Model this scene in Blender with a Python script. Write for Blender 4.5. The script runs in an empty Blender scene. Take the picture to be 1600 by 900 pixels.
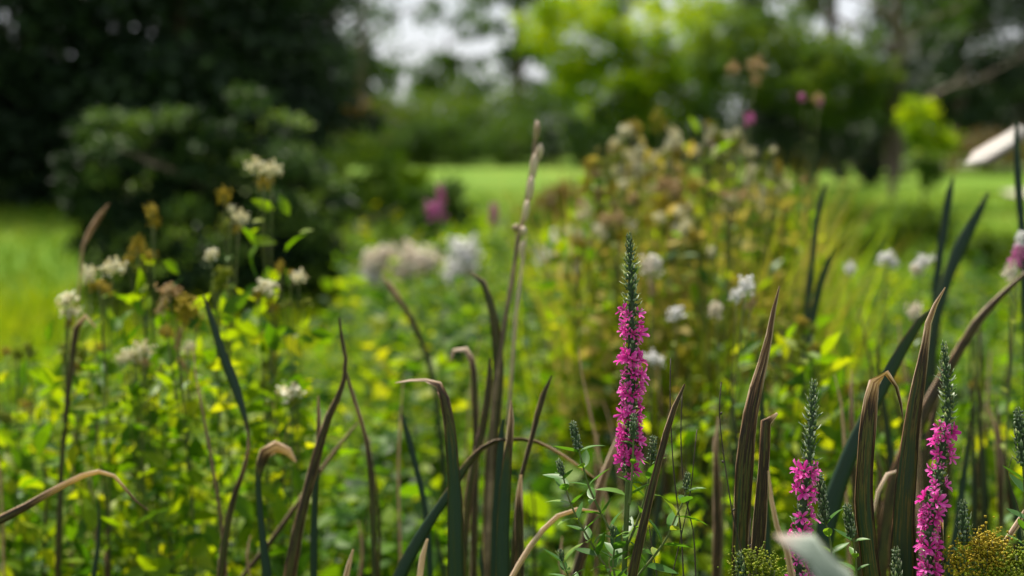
import bpy, math, random
import numpy as np
from mathutils import Vector, Matrix

# ------------------------------------------------------------------ camera
scene = bpy.context.scene
col = scene.collection
CAM_H = 1.30
PITCH = math.radians(6.4)
FPX = 50.0 / 36.0 * 1600.0            # focal length in photo pixels
FOCUS = 1.37
cam_d = bpy.data.cameras.new('camera')
cam = bpy.data.objects.new('camera', cam_d)
col.objects.link(cam)
cam.location = (0, 0, CAM_H)
cam.rotation_euler = (math.pi / 2 - PITCH, 0, 0)
cam_d.lens = 50
cam_d.sensor_width = 36
cam_d.clip_start = 0.05
cam_d.clip_end = 2000
cam_d.dof.use_dof = True
cam_d.dof.focus_distance = FOCUS
cam_d.dof.aperture_fstop = 3.3
scene.camera = cam

# ------------------------------------------------------------------ sky and sun
SUN_EL = math.radians(58)
SUN_AZ = math.radians(-24)            # measured from +Y towards +X: ahead of the camera, a little left
world = bpy.data.worlds.new('World')
scene.world = world
world.use_nodes = True
wn = world.node_tree.nodes
wl = world.node_tree.links
wn.clear()
wo = wn.new('ShaderNodeOutputWorld')
wb = wn.new('ShaderNodeBackground')
sk = wn.new('ShaderNodeTexSky')
sk.sky_type = 'NISHITA'
sk.sun_disc = False
sk.sun_elevation = SUN_EL
sk.sun_rotation = SUN_AZ
sk.air_density = 1.0
sk.dust_density = 1.5
sk.ozone_density = 1.0
wb.inputs['Strength'].default_value = 0.065
# thin bright cloud over the whole sky
wtx = wn.new('ShaderNodeTexCoord')
wmp = wn.new('ShaderNodeMapping')
wmp.inputs['Scale'].default_value = (1, 1, 2.5)
wnz = wn.new('ShaderNodeTexNoise')
wnz.inputs['Scale'].default_value = 3.0
wnz.inputs['Detail'].default_value = 5
wrp = wn.new('ShaderNodeValToRGB')
wrp.color_ramp.elements[0].position = 0.3
wrp.color_ramp.elements[0].color = (0.75, 0.75, 0.75, 1)
wrp.color_ramp.elements[1].position = 0.7
wrp.color_ramp.elements[1].color = (0.95, 0.95, 0.95, 1)
wmx = wn.new('ShaderNodeMix')
wmx.data_type = 'RGBA'
wmx.inputs['B'].default_value = (6.6, 6.8, 7.2, 1)
wl.new(wtx.outputs['Generated'], wmp.inputs['Vector'])
wl.new(wmp.outputs[0], wnz.inputs['Vector'])
wl.new(wnz.outputs['Fac'], wrp.inputs['Fac'])
wl.new(wrp.outputs['Color'], wmx.inputs['Factor'])
wl.new(sk.outputs['Color'], wmx.inputs['A'])
wl.new(wmx.outputs['Result'], wb.inputs['Color'])
wl.new(wb.outputs['Background'], wo.inputs['Surface'])
sun_d = bpy.data.lights.new('sun', 'SUN')
sun_d.energy = 5.0
sun_d.angle = math.radians(2)
sun_d.color = (1.0, 0.93, 0.80)
sun = bpy.data.objects.new('sun', sun_d)
col.objects.link(sun)
sdir = Vector((math.sin(SUN_AZ) * math.cos(SUN_EL), math.cos(SUN_AZ) * math.cos(SUN_EL), math.sin(SUN_EL)))
sun.rotation_euler = (-sdir).to_track_quat('-Z', 'Y').to_euler()
sun.location = (0, 0, 30)
scene.view_settings.view_transform = 'Standard'
scene.view_settings.look = 'None'
scene.view_settings.exposure = 1.1
scene.view_settings.gamma = 1.0
scene.view_settings.use_curve_mapping = False
scene.cycles.use_denoising = True
scene.cycles.max_bounces = 6
scene.cycles.diffuse_bounces = 3
scene.cycles.glossy_bounces = 2
scene.cycles.transmission_bounces = 4
scene.cycles.transparent_max_bounces = 4
scene.cycles.caustics_reflective = False
scene.cycles.caustics_refractive = False

rng = np.random.default_rng(7)
random.seed(7)
CV = Vector((0, 0, CAM_H))
FW = Vector((0, math.cos(PITCH), -math.sin(PITCH)))
UP = Vector((0, math.sin(PITCH), math.cos(PITCH)))


def P(px, py, d):
    """photo pixel + distance along the lens axis -> point in the place"""
    return CV + d * (FW + Vector(((px - 800) / FPX, 0, 0)) + ((450 - py) / FPX) * UP)


def G(px, d):
    """ground point under a pixel column at distance d"""
    p = P(px, 450, d)
    return Vector((p.x, p.y, 0))


# ------------------------------------------------------------------ materials
def new_mat(name):
    m = bpy.data.materials.new(name)
    m.use_nodes = True
    m.node_tree.nodes.clear()
    return m, m.node_tree.nodes, m.node_tree.links


def ramp(nt, stops):
    r = nt.new('ShaderNodeValToRGB')
    e = r.color_ramp.elements
    while len(e) > 1:
        e.remove(e[-1])
    e[0].position = stops[0][0]
    e[0].color = (*stops[0][1], 1)
    for p, c in stops[1:]:
        k = e.new(p)
        k.color = (*c, 1)
    return r


def leafy(name, stops, trans=0.4, tint=(1.5, 1.35, 0.55), rough=0.5, spec=0.3, noise=8.0, nmix=0.25, obj_var=0.0):
    """leaf material: colour from the leaf's own tone, light shines through"""
    m, N, L = new_mat(name)
    at = N.new('ShaderNodeAttribute')
    at.attribute_name = 'tone'
    tx = N.new('ShaderNodeTexCoord')
    nz = N.new('ShaderNodeTexNoise')
    nz.inputs['Scale'].default_value = noise
    nz.inputs['Detail'].default_value = 2
    L.new(tx.outputs['Object'], nz.inputs['Vector'])
    ma = N.new('ShaderNodeMath')
    ma.operation = 'MULTIPLY_ADD'
    ma.inputs[1].default_value = nmix
    ma.inputs[2].default_value = -0.5 * nmix
    L.new(nz.outputs['Fac'], ma.inputs[0])
    ad = N.new('ShaderNodeMath')
    ad.operation = 'ADD'
    L.new(at.outputs['Fac'], ad.inputs[0])
    L.new(ma.outputs[0], ad.inputs[1])
    src = ad
    if obj_var > 0:
        oi = N.new('ShaderNodeObjectInfo')
        mb = N.new('ShaderNodeMath')
        mb.operation = 'MULTIPLY_ADD'
        mb.inputs[1].default_value = obj_var
        mb.inputs[2].default_value = -0.5 * obj_var
        L.new(oi.outputs['Random'], mb.inputs[0])
        a2 = N.new('ShaderNodeMath')
        a2.operation = 'ADD'
        L.new(ad.outputs[0], a2.inputs[0])
        L.new(mb.outputs[0], a2.inputs[1])
        src = a2
    rp = ramp(N, stops)
    L.new(src.outputs[0], rp.inputs['Fac'])
    pb = N.new('ShaderNodeBsdfPrincipled')
    pb.inputs['Roughness'].default_value = rough
    pb.inputs['Specular IOR Level'].default_value = spec
    L.new(rp.outputs['Color'], pb.inputs['Base Color'])
    tr = N.new('ShaderNodeBsdfTranslucent')
    mx = N.new('ShaderNodeMix')
    mx.data_type = 'RGBA'
    mx.blend_type = 'MULTIPLY'
    mx.inputs['Factor'].default_value = 1
    mx.inputs['B'].default_value = (*tint, 1)
    L.new(rp.outputs['Color'], mx.inputs['A'])
    L.new(mx.outputs['Result'], tr.inputs['Color'])
    ms = N.new('ShaderNodeMixShader')
    ms.inputs['Fac'].default_value = trans
    L.new(pb.outputs[0], ms.inputs[1])
    L.new(tr.outputs[0], ms.inputs[2])
    o = N.new('ShaderNodeOutputMaterial')
    L.new(ms.outputs[0], o.inputs['Surface'])
    return m


def blade_material(name, stops, trans=0.22):
    """long streaky reed leaf: green to brown to straw by its 'dry' value, streaks along its length"""
    m, N, L = new_mat(name)

    def attr(n):
        a = N.new('ShaderNodeAttribute')
        a.attribute_name = n
        return a

    dry, acr, ln = attr('dry'), attr('acr'), attr('len')
    oi = N.new('ShaderNodeObjectInfo')
    cx = N.new('ShaderNodeCombineXYZ')
    s1 = N.new('ShaderNodeMath'); s1.operation = 'MULTIPLY'; s1.inputs[1].default_value = 3.0
    L.new(acr.outputs['Fac'], s1.inputs[0])
    s2 = N.new('ShaderNodeMath'); s2.operation = 'MULTIPLY'; s2.inputs[1].default_value = 9.0
    L.new(ln.outputs['Fac'], s2.inputs[0])
    s3 = N.new('ShaderNodeMath'); s3.operation = 'MULTIPLY'; s3.inputs[1].default_value = 60.0
    L.new(oi.outputs['Random'], s3.inputs[0])
    L.new(s1.outputs[0], cx.inputs[0]); L.new(s2.outputs[0], cx.inputs[1]); L.new(s3.outputs[0], cx.inputs[2])
    nz = N.new('ShaderNodeTexNoise')
    nz.inputs['Scale'].default_value = 1.6
    nz.inputs['Detail'].default_value = 5
    nz.inputs['Roughness'].default_value = 0.65
    L.new(cx.outputs[0], nz.inputs['Vector'])
    ma = N.new('ShaderNodeMath'); ma.operation = 'MULTIPLY_ADD'
    ma.inputs[1].default_value = 1.2; ma.inputs[2].default_value = -0.6
    L.new(nz.outputs['Fac'], ma.inputs[0])
    # dry margins; the bright backlit edge is put into the colour here too
    ab = N.new('ShaderNodeMath'); ab.operation = 'ABSOLUTE'
    L.new(acr.outputs['Fac'], ab.inputs[0])
    pw = N.new('ShaderNodeMath'); pw.operation = 'POWER'; pw.inputs[1].default_value = 4
    L.new(ab.outputs[0], pw.inputs[0])
    pm = N.new('ShaderNodeMath'); pm.operation = 'MULTIPLY'; pm.inputs[1].default_value = 0.36
    L.new(pw.outputs[0], pm.inputs[0])
    a1 = N.new('ShaderNodeMath'); a1.operation = 'ADD'
    L.new(dry.outputs['Fac'], a1.inputs[0]); L.new(ma.outputs[0], a1.inputs[1])
    a2 = N.new('ShaderNodeMath'); a2.operation = 'ADD'
    L.new(a1.outputs[0], a2.inputs[0]); L.new(pm.outputs[0], a2.inputs[1])
    rp = ramp(N, stops)
    L.new(a2.outputs[0], rp.inputs['Fac'])
    # fine parallel veins
    wv = N.new('ShaderNodeMath'); wv.operation = 'SINE'
    wm = N.new('ShaderNodeMath'); wm.operation = 'MULTIPLY'; wm.inputs[1].default_value = 38
    L.new(acr.outputs['Fac'], wm.inputs[0]); L.new(wm.outputs[0], wv.inputs[0])
    bp = N.new('ShaderNodeBump')
    bp.inputs['Strength'].default_value = 0.35
    bp.inputs['Distance'].default_value = 0.0006
    L.new(wv.outputs[0], bp.inputs['Height'])
    pb = N.new('ShaderNodeBsdfPrincipled')
    pb.inputs['Roughness'].default_value = 0.48
    pb.inputs['Specular IOR Level'].default_value = 0.35
    L.new(rp.outputs['Color'], pb.inputs['Base Color'])
    L.new(bp.outputs[0], pb.inputs['Normal'])
    tr = N.new('ShaderNodeBsdfTranslucent')
    mx = N.new('ShaderNodeMix'); mx.data_type = 'RGBA'; mx.blend_type = 'MULTIPLY'
    mx.inputs['Factor'].default_value = 1
    mx.inputs['B'].default_value = (1.5, 1.2, 0.6, 1)
    L.new(rp.outputs['Color'], mx.inputs['A']); L.new(mx.outputs['Result'], tr.inputs['Color'])
    ms = N.new('ShaderNodeMixShader'); ms.inputs['Fac'].default_value = trans
    L.new(pb.outputs[0], ms.inputs[1]); L.new(tr.outputs[0], ms.inputs[2])
    o = N.new('ShaderNodeOutputMaterial')
    L.new(ms.outputs[0], o.inputs['Surface'])
    return m


def bark(name, a, b, scale=20):
    m, N, L = new_mat(name)
    tx = N.new('ShaderNodeTexCoord')
    mp = N.new('ShaderNodeMapping'); mp.inputs['Scale'].default_value = (1, 1, 0.2)
    L.new(tx.outputs['Object'], mp.inputs['Vector'])
    nz = N.new('ShaderNodeTexNoise'); nz.inputs['Scale'].default_value = scale; nz.inputs['Detail'].default_value = 6
    L.new(mp.outputs[0], nz.inputs['Vector'])
    rp = ramp(N, [(0.3, a), (0.7, b)])
    L.new(nz.outputs['Fac'], rp.inputs['Fac'])
    pb = N.new('ShaderNodeBsdfPrincipled'); pb.inputs['Roughness'].default_value = 0.8
    L.new(rp.outputs['Color'], pb.inputs['Base Color'])
    bp = N.new('ShaderNodeBump'); bp.inputs['Strength'].default_value = 0.6; bp.inputs['Distance'].default_value = 0.02
    L.new(nz.outputs['Fac'], bp.inputs['Height']); L.new(bp.outputs[0], pb.inputs['Normal'])
    o = N.new('ShaderNodeOutputMaterial'); L.new(pb.outputs[0], o.inputs['Surface'])
    return m


M = {}
M['blade'] = blade_material('reed_leaf', [
    (0.0, (0.013, 0.040, 0.028)), (0.3, (0.018, 0.044, 0.020)), (0.46, (0.040, 0.056, 0.012)),
    (0.53, (0.12, 0.095, 0.02)), (0.59, (0.018, 0.011, 0.007)), (0.72, (0.030, 0.016, 0.009)), (0.81, (0.13, 0.062, 0.028)),
    (0.91, (0.36, 0.24, 0.14)), (1.0, (0.58, 0.47, 0.36))], 0.3)
M['pale'] = blade_material('pale_leaf', [
    (0.0, (0.14, 0.18, 0.14)), (0.3, (0.25, 0.29, 0.24)), (0.5, (0.32, 0.30, 0.26)), (0.7, (0.46, 0.38, 0.32)), (0.85, (0.48, 0.32, 0.2)), (1.0, (0.45, 0.28, 0.15))], 0.12)
M['straw'] = blade_material('dry_stalk', [
    (0.0, (0.05, 0.04, 0.02)), (0.4, (0.10, 0.07, 0.04)), (0.7, (0.28, 0.20, 0.12)), (1.0, (0.55, 0.45, 0.34))], 0.1)
M['silver'] = blade_material('skylit_leaf', [  # sky light on the upturned leaf top is put into this colour
    (0.0, (0.07, 0.09, 0.07)), (0.3, (0.12, 0.125, 0.11)), (0.5, (0.17, 0.155, 0.14)), (0.7, (0.21, 0.17, 0.14)), (1.0, (0.18, 0.12, 0.07))], 0.08)
M['petal'] = leafy('petal', [(0.0, (0.42, 0.012, 0.20)), (0.4, (0.62, 0.040, 0.34)), (0.7, (0.74, 0.12, 0.50)), (1.0, (0.80, 0.30, 0.62))],
                   0.42, (1.1, 0.9, 1.05), 0.55, 0.2, 300, 0.25, 0.5)
M['calyx'] = leafy('calyx', [(0.0, (0.045, 0.045, 0.03)), (0.6, (0.07, 0.08, 0.035)), (1.0, (0.14, 0.05, 0.06))], 0.15, rough=0.7, noise=300)
M['bract'] = leafy('bract', [(0.0, (0.022, 0.042, 0.020)), (0.4, (0.055, 0.095, 0.045)), (0.62, (0.16, 0.22, 0.13)), (0.92, (0.50, 0.52, 0.42))],
                   0.22, (1.3, 1.3, 0.7), 0.65, 0.3, 200, 0.25)
M['stem'] = leafy('plant_stem', [(0.0, (0.04, 0.06, 0.02)), (0.5, (0.085, 0.12, 0.03)), (1.0, (0.14, 0.10, 0.05))], 0.05, rough=0.6, noise=60, nmix=0.8)
M['leaf'] = leafy('shoot_leaf', [(0.0, (0.03, 0.09, 0.016)), (0.5, (0.06, 0.16, 0.022)), (0.85, (0.12, 0.24, 0.03)), (1.0, (0.26, 0.30, 0.05))],
                  0.42, (1.7, 1.45, 0.4), 0.45, 0.3, 150, 0.3, 0.5)
M['twig'] = bark('dark_twig', (0.02, 0.014, 0.01), (0.06, 0.04, 0.028), 120)
M['cream'] = leafy('cream_flower', [(0.0, (0.56, 0.47, 0.18)), (0.45, (0.78, 0.73, 0.50)), (1.0, (0.86, 0.84, 0.73))], 0.3, (1, 1, 0.9), 0.8, 0.1, 40, 0.2)
M['white'] = leafy('white_flower', [(0.0, (0.66, 0.64, 0.62)), (1.0, (0.86, 0.85, 0.86))], 0.25, (1, 1, 1), 0.8, 0.1, 20, 0.2)
M['tan'] = leafy('faded_flower', [(0.0, (0.22, 0.13, 0.05)), (0.5, (0.44, 0.30, 0.13)), (1.0, (0.66, 0.52, 0.34))], 0.25, (1.1, 1, 0.8), 0.8, 0.1, 40, 0.3)
M['dusty'] = leafy('dusty_flower', [(0.0, (0.56, 0.47, 0.36)), (0.5, (0.72, 0.65, 0.54)), (1.0, (0.84, 0.80, 0.74))], 0.25, (1.1, 1, 0.8), 0.8, 0.1, 12, 0.5)
M['pink'] = leafy('pink_flower', [(0.0, (0.40, 0.06, 0.26)), (0.6, (0.58, 0.16, 0.42)), (1.0, (0.70, 0.40, 0.55))], 0.3, (1.1, 0.9, 1), 0.8, 0.1, 40, 0.3)
M['yellow'] = leafy('yellow_bud', [(0.0, (0.17, 0.15, 0.008)), (0.5, (0.36, 0.27, 0.015)), (1.0, (0.50, 0.38, 0.04))], 0.3, (1.2, 1.1, 0.6), 0.7, 0.2, 60, 0.3)
M['limebud'] = leafy('lime_bud', [(0.0, (0.08, 0.12, 0.006)), (0.5, (0.17, 0.22, 0.008)), (1.0, (0.30, 0.32, 0.02))], 0.3, (1.3, 1.2, 0.6), 0.6, 0.2, 60, 0.3)
M['herb'] = leafy('meadow_leaf', [(0.0, (0.012, 0.040, 0.008)), (0.25, (0.030, 0.095, 0.006)), (0.5, (0.075, 0.17, 0.006)), (0.8, (0.16, 0.25, 0.008)), (1.0, (0.27, 0.31, 0.02))],
                  0.55, (1.9, 1.6, 0.3), 0.5, 0.14, 1.3, 0.4)
M['herbdry'] = leafy('meadow_straw', [(0.0, (0.11, 0.14, 0.012)), (0.5, (0.25, 0.23, 0.035)), (1.0, (0.44, 0.35, 0.13))], 0.4, (1.2, 1.1, 0.6), 0.7, 0.08, 3, 0.4)
M['grass'] = leafy('lawn_grass', [(0.0, (0.035, 0.09, 0.005)), (0.5, (0.08, 0.16, 0.010)), (1.0, (0.22, 0.26, 0.035))], 0.45, (1.5, 1.35, 0.4), 0.7, 0.06, 0.35, 0.9)
M['gloss'] = leafy('glossy_evergreen_leaf', [(0.0, (0.007, 0.016, 0.007)), (0.5, (0.018, 0.044, 0.014)), (0.8, (0.06, 0.12, 0.022)), (1.0, (0.14, 0.22, 0.028))],
                   0.2, (1.4, 1.4, 0.3), 0.5, 0.13, 2, 0.3)
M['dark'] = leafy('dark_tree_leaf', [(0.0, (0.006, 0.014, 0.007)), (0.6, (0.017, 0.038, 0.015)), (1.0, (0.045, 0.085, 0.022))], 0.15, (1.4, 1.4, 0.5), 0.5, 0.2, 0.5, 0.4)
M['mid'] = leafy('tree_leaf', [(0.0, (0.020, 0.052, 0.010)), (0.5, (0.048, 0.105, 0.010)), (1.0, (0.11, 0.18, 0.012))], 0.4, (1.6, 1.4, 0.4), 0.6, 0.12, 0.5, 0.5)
M['bright'] = leafy('bright_tree_leaf', [(0.0, (0.06, 0.14, 0.004)), (0.5, (0.17, 0.30, 0.004)), (1.0, (0.28, 0.38, 0.006))], 0.6, (1.7, 1.45, 0.35), 0.6, 0.10, 0.5, 0.4)
M['russet'] = leafy('russet_leaf', [(0.0, (0.09, 0.07, 0.02)), (1.0, (0.22, 0.14, 0.035))], 0.35, (1.3, 1.1, 0.6), 0.5, 0.3, 0.6, 0.4)
M['bark'] = bark('tree_bark', (0.035, 0.025, 0.018), (0.12, 0.085, 0.055), 6)


# ------------------------------------------------------------------ mesh helpers
def link(name, me, parent=None, loc=None, **props):
    o = bpy.data.objects.new(name, me)
    col.objects.link(o)
    if parent is not None:
        o.parent = parent
    if loc is not None:
        o.location = loc
    for k, v in props.items():
        o[k] = v
    return o


def thing(name, label, cat, loc=(0, 0, 0), group=None):
    o = link(name, None, None, loc)
    o.empty_display_size = 0.05
    o['label'] = label
    o['category'] = cat
    if group:
        o['group'] = group
    return o


def mesh(name, V, F, mats, attrs=None, midx=None, smooth=True):
    """V (n,3), F list/array of tris or quads with equal length"""
    V = np.asarray(V, dtype=np.float32).reshape(-1, 3)
    F = np.asarray(F, dtype=np.int32)
    k = F.shape[1]
    me = bpy.data.meshes.new(name)
    me.vertices.add(len(V))
    me.vertices.foreach_set('co', V.ravel())
    me.loops.add(F.size)
    me.loops.foreach_set('vertex_index', F.ravel())
    me.polygons.add(len(F))
    me.polygons.foreach_set('loop_start', np.arange(0, F.size, k, dtype=np.int32))
    if midx is not None:
        me.polygons.foreach_set('material_index', np.asarray(midx, dtype=np.int32))
    me.polygons.foreach_set('use_smooth', np.full(len(F), smooth))
    for n, a in (attrs or {}).items():
        at = me.attributes.new(n, 'FLOAT', 'POINT')
        at.data.foreach_set('value', np.asarray(a, dtype=np.float32).ravel())
    for mt in (mats if isinstance(mats, (list, tuple)) else [mats]):
        me.materials.append(mt)
    me.update(calc_edges=True)
    me.validate()
    return me


class Bag:
    """collects triangles of one part"""
    def __init__(s):
        s.v, s.f, s.t, s.m, s.n = [], [], [], [], 0

    def add(s, V, F, tone=0.5, mi=0):
        V = np.asarray(V, dtype=np.float64).reshape(-1, 3)
        F = np.asarray(F, dtype=np.int64)
        s.v.append(V)
        s.f.append(F + s.n)
        s.t.append(np.broadcast_to(np.asarray(tone, dtype=np.float64), (len(V),)))
        s.m.append(np.full(len(F), mi))
        s.n += len(V)

    def mesh(s, name, mats, smooth=True):
        return mesh(name, np.concatenate(s.v), np.concatenate(s.f), mats,
                    {'tone': np.concatenate(s.t)}, np.concatenate(s.m), smooth)


def rand_unit(n):
    v = rng.normal(size=(n, 3))
    return v / np.linalg.norm(v, axis=1, keepdims=True)


def frames(dirs, normals):
    """rotation matrices whose Y column is dirs and Z column close to normals"""
    y = dirs / np.linalg.norm(dirs, axis=1, keepdims=True)
    z = normals - (normals * y).sum(1, keepdims=True) * y
    z /= np.linalg.norm(z, axis=1, keepdims=True) + 1e-9
    x = np.cross(y, z)
    return np.stack([x, y, z], axis=2)


def scatter(tv, tf, R, S, T, tone, tone_v=None):
    """copies of a template: returns V, F, tone"""
    n = len(T)
    S = np.asarray(S)
    if S.ndim == 1:
        S = np.stack([S, S, S], 1)
    V = np.einsum('nij,nkj->nki', R, tv[None] * S[:, None, :]) + T[:, None, :]
    F = tf[None] + (np.arange(n) * len(tv))[:, None, None]
    t = np.repeat(np.asarray(tone)[:, None], len(tv), 1)
    if tone_v is not None:
        t = t + tone_v[None]
    return V.reshape(-1, 3), F.reshape(-1, tf.shape[1]), t.ravel()


# leaf templates: base at origin, along +Y, unit length, face +Z
LEAF8_V = np.array([[0, 0, 0], [-.2, .28, .05], [-.19, .6, .03], [0, 1, -.12], [.19, .6, .03], [.2, .28, .05], [0, .3, 0], [0, .62, -.02]])
LEAF8_F = np.array([[0, 6, 1], [1, 6, 7], [1, 7, 2], [2, 7, 3], [3, 7, 4], [4, 7, 6], [4, 6, 5], [5, 6, 0]])
LEAF4_V = np.array([[0, 0, 0], [-.24, .5, .06], [0, 1, -.1], [.24, .5, .06], [0, .5, 0]])
LEAF4_F = np.array([[0, 4, 1], [1, 4, 2], [2, 4, 3], [3, 4, 0]])
BLADE_V = np.array([[-.5, 0, 0], [.5, 0, 0], [-.42, .4, .03], [.42, .4, .03], [-.25, .75, -.03], [.25, .75, -.03], [0, 1, -.16]])
BLADE_F = np.array([[0, 1, 2], [1, 3, 2], [2, 3, 4], [3, 5, 4], [4, 5, 6]])
OCT_V = np.array([[1, 0, 0], [-1, 0, 0], [0, 1, 0], [0, -1, 0], [0, 0, 1], [0, 0, -1]], dtype=float)
OCT_F = np.array([[0, 2, 4], [2, 1, 4], [1, 3, 4], [3, 0, 4], [2, 0, 5], [1, 2, 5], [3, 1, 5], [0, 3, 5]])


def catmull(pts, n):
    """pts: (k, c) array -> n samples along a smooth curve"""
    p = np.asarray(pts, dtype=float)
    k = len(p)
    if k == 2:
        t = np.linspace(0, 1, n)[:, None]
        return p[0] * (1 - t) + p[1] * t
    seg = np.linalg.norm(np.diff(p[:, :3], axis=0), axis=1) + 1e-6
    cum = np.concatenate([[0], np.cumsum(seg)])
    s = np.linspace(0, cum[-1], n)
    i = np.clip(np.searchsorted(cum, s, side='right') - 1, 0, k - 2)
    u = ((s - cum[i]) / seg[i])[:, None]
    # non-uniform tangents (finite differences), clamped
    m = np.zeros_like(p)
    d = np.diff(p, axis=0) / seg[:, None]
    m[0], m[-1] = d[0], d[-1]
    m[1:-1] = (d[:-1] * seg[1:, None] + d[1:] * seg[:-1, None]) / (seg[:-1] + seg[1:])[:, None]
    h = seg[i][:, None]
    return ((2 * u**3 - 3 * u**2 + 1) * p[i] + (u**3 - 2 * u**2 + u) * h * m[i]
            + (-2 * u**3 + 3 * u**2) * p[i + 1] + (u**3 - u**2) * h * m[i + 1])


def tube(pts, radii, sides=6, cap=True):
    """tapered tube through points: returns V, F(tris)"""
    p = np.asarray(pts, dtype=float)
    n = len(p)
    t = np.gradient(p, axis=0)
    t /= np.linalg.norm(t, axis=1, keepdims=True) + 1e-9
    ref = np.array([0.31, 0.95, 0.05])
    a = np.cross(t, ref)
    a /= np.linalg.norm(a, axis=1, keepdims=True) + 1e-9
    b = np.cross(t, a)
    ang = np.linspace(0, 2 * math.pi, sides, endpoint=False)
    r = np.asarray(radii, dtype=float)[:, None, None]
    V = p[:, None, :] + r * (np.cos(ang)[None, :, None] * a[:, None, :] + np.sin(ang)[None, :, None] * b[:, None, :])
    F = []
    for i in range(n - 1):
        for j in range(sides):
            k = (j + 1) % sides
            q = [i * sides + j, i * sides + k, (i + 1) * sides + k, (i + 1) * sides + j]
            F += [[q[0], q[1], q[2]], [q[0], q[2], q[3]]]
    V = V.reshape(-1, 3)
    if cap:
        V = np.concatenate([V, p[:1], p[-1:]])
        c0, c1 = n * sides, n * sides + 1
        for j in range(sides):
            k = (j + 1) % sides
            F += [[c0, k, j], [c1, (n - 1) * sides + j, (n - 1) * sides + k]]
    return V, np.array(F)


def to_ground(pts3):
    """carry a polyline (tip first) on down to the soil"""
    a, b = np.array(pts3[-2][:3]), np.array(pts3[-1][:3])
    if b[2] <= 0.001:
        return pts3
    d = b - a
    sx = np.clip(d[0] / max(1e-6, -d[2]), -0.35, 0.35) if d[2] < 0 else 0
    extra = []
    for f in (0.35, 0.7, 1.0):
        z = b[2] * (1 - f)
        q = list(pts3[-1])
        q[0] = b[0] + sx * b[2] * (f - 0.3 * f * f)
        q[1] = b[1] + 0.03 * f
        q[2] = z - (0.01 if f == 1.0 else 0)
        extra.append(q)
    return pts3 + extra


# ------------------------------------------------------------------ reed blades
def blade(name, label, pts, d, group=None, cat='reed leaf', mat='blade', thick=0.0011, vee=0.16, n=44, d_end=None, round_=False):
    """pts: (px, py, width px, dryness that also paints in sky-lit bends, twist deg) from the tip downwards, at distance d"""
    rows = []
    k = len(pts)
    for i, (x, y, w, dry, tw) in enumerate(pts):
        dd = d + ((d_end - d) * i / (k - 1) if d_end else 0)
        p = P(x, y, dd)
        rows.append([p.x, p.y, p.z, w * (0.74 if d > 1.55 else 0.92) * dd / FPX, dry, math.radians(tw)])
    rows = to_ground(rows)
    c = catmull(rows, n)
    c[:, 3] = np.maximum(c[:, 3], 0.0008)
    p = c[:, :3]
    t = np.gradient(p, axis=0)
    t /= np.linalg.norm(t, axis=1, keepdims=True) + 1e-9
    v = p - np.array(CV)
    v /= np.linalg.norm(v, axis=1, keepdims=True)
    s = np.cross(t, v)
    s /= np.linalg.norm(s, axis=1, keepdims=True) + 1e-9
    nn = np.cross(s, t)
    tw = c[:, 5][:, None]
    s2 = s * np.cos(tw) + nn * np.sin(tw)
    n2 = np.cross(s2, t)
    seg = np.concatenate([[0], np.cumsum(np.linalg.norm(np.diff(p, axis=0), axis=1))])
    base = rows[-1][:3]
    hw = c[:, 3] / 2
    if round_:
        ang = np.linspace(0, 2 * math.pi, 8, endpoint=False)
        prof = [(math.cos(q), math.sin(q)) for q in ang]
        V = p[:, None, :] + hw[:, None, None] * (np.array([q[0] for q in prof])[None, :, None] * s2[:, None, :]
                                                + np.array([q[1] for q in prof])[None, :, None] * n2[:, None, :])
        acr = np.array([q[0] for q in prof])
    else:
        prof = [(-1, 0), (-.5, 1), (0, 1.3), (.5, 1), (1, 0), (.5, -1), (0, -1.3), (-.5, -1)]
        aa = np.array([q[0] for q in prof])
        th = np.array([q[1] for q in prof])
        thk = np.minimum(thick, hw * 0.4)
        wav = 1 + 0.06 * np.sin(seg * 31 + len(label)) + 0.04 * np.sin(seg * 73)
        off = hw[:, None] * vee * np.abs(aa)[None] + thk[:, None] * th[None] * 0.5
        V = p[:, None, :] + (hw * wav)[:, None, None] * aa[None, :, None] * s2[:, None, :] + off[:, :, None] * n2[:, None, :]
        acr = aa
    m = V.shape[1]
    F = []
    for i in range(n - 1):
        for j in range(m):
            k2 = (j + 1) % m
            F.append([i * m + j, i * m + k2, (i + 1) * m + k2, (i + 1) * m + j])
    V = V.reshape(-1, 3) - np.array(base)
    at = {'dry': np.repeat(c[:, 4], m), 'acr': np.tile(acr, n), 'len': np.repeat(seg, m)}
    me = mesh(name, V, F, M[mat], at)
    o = link(name, me, None, base)
    o['label'] = label
    o['category'] = cat
    if group:
        o['group'] = group
    return o


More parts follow.
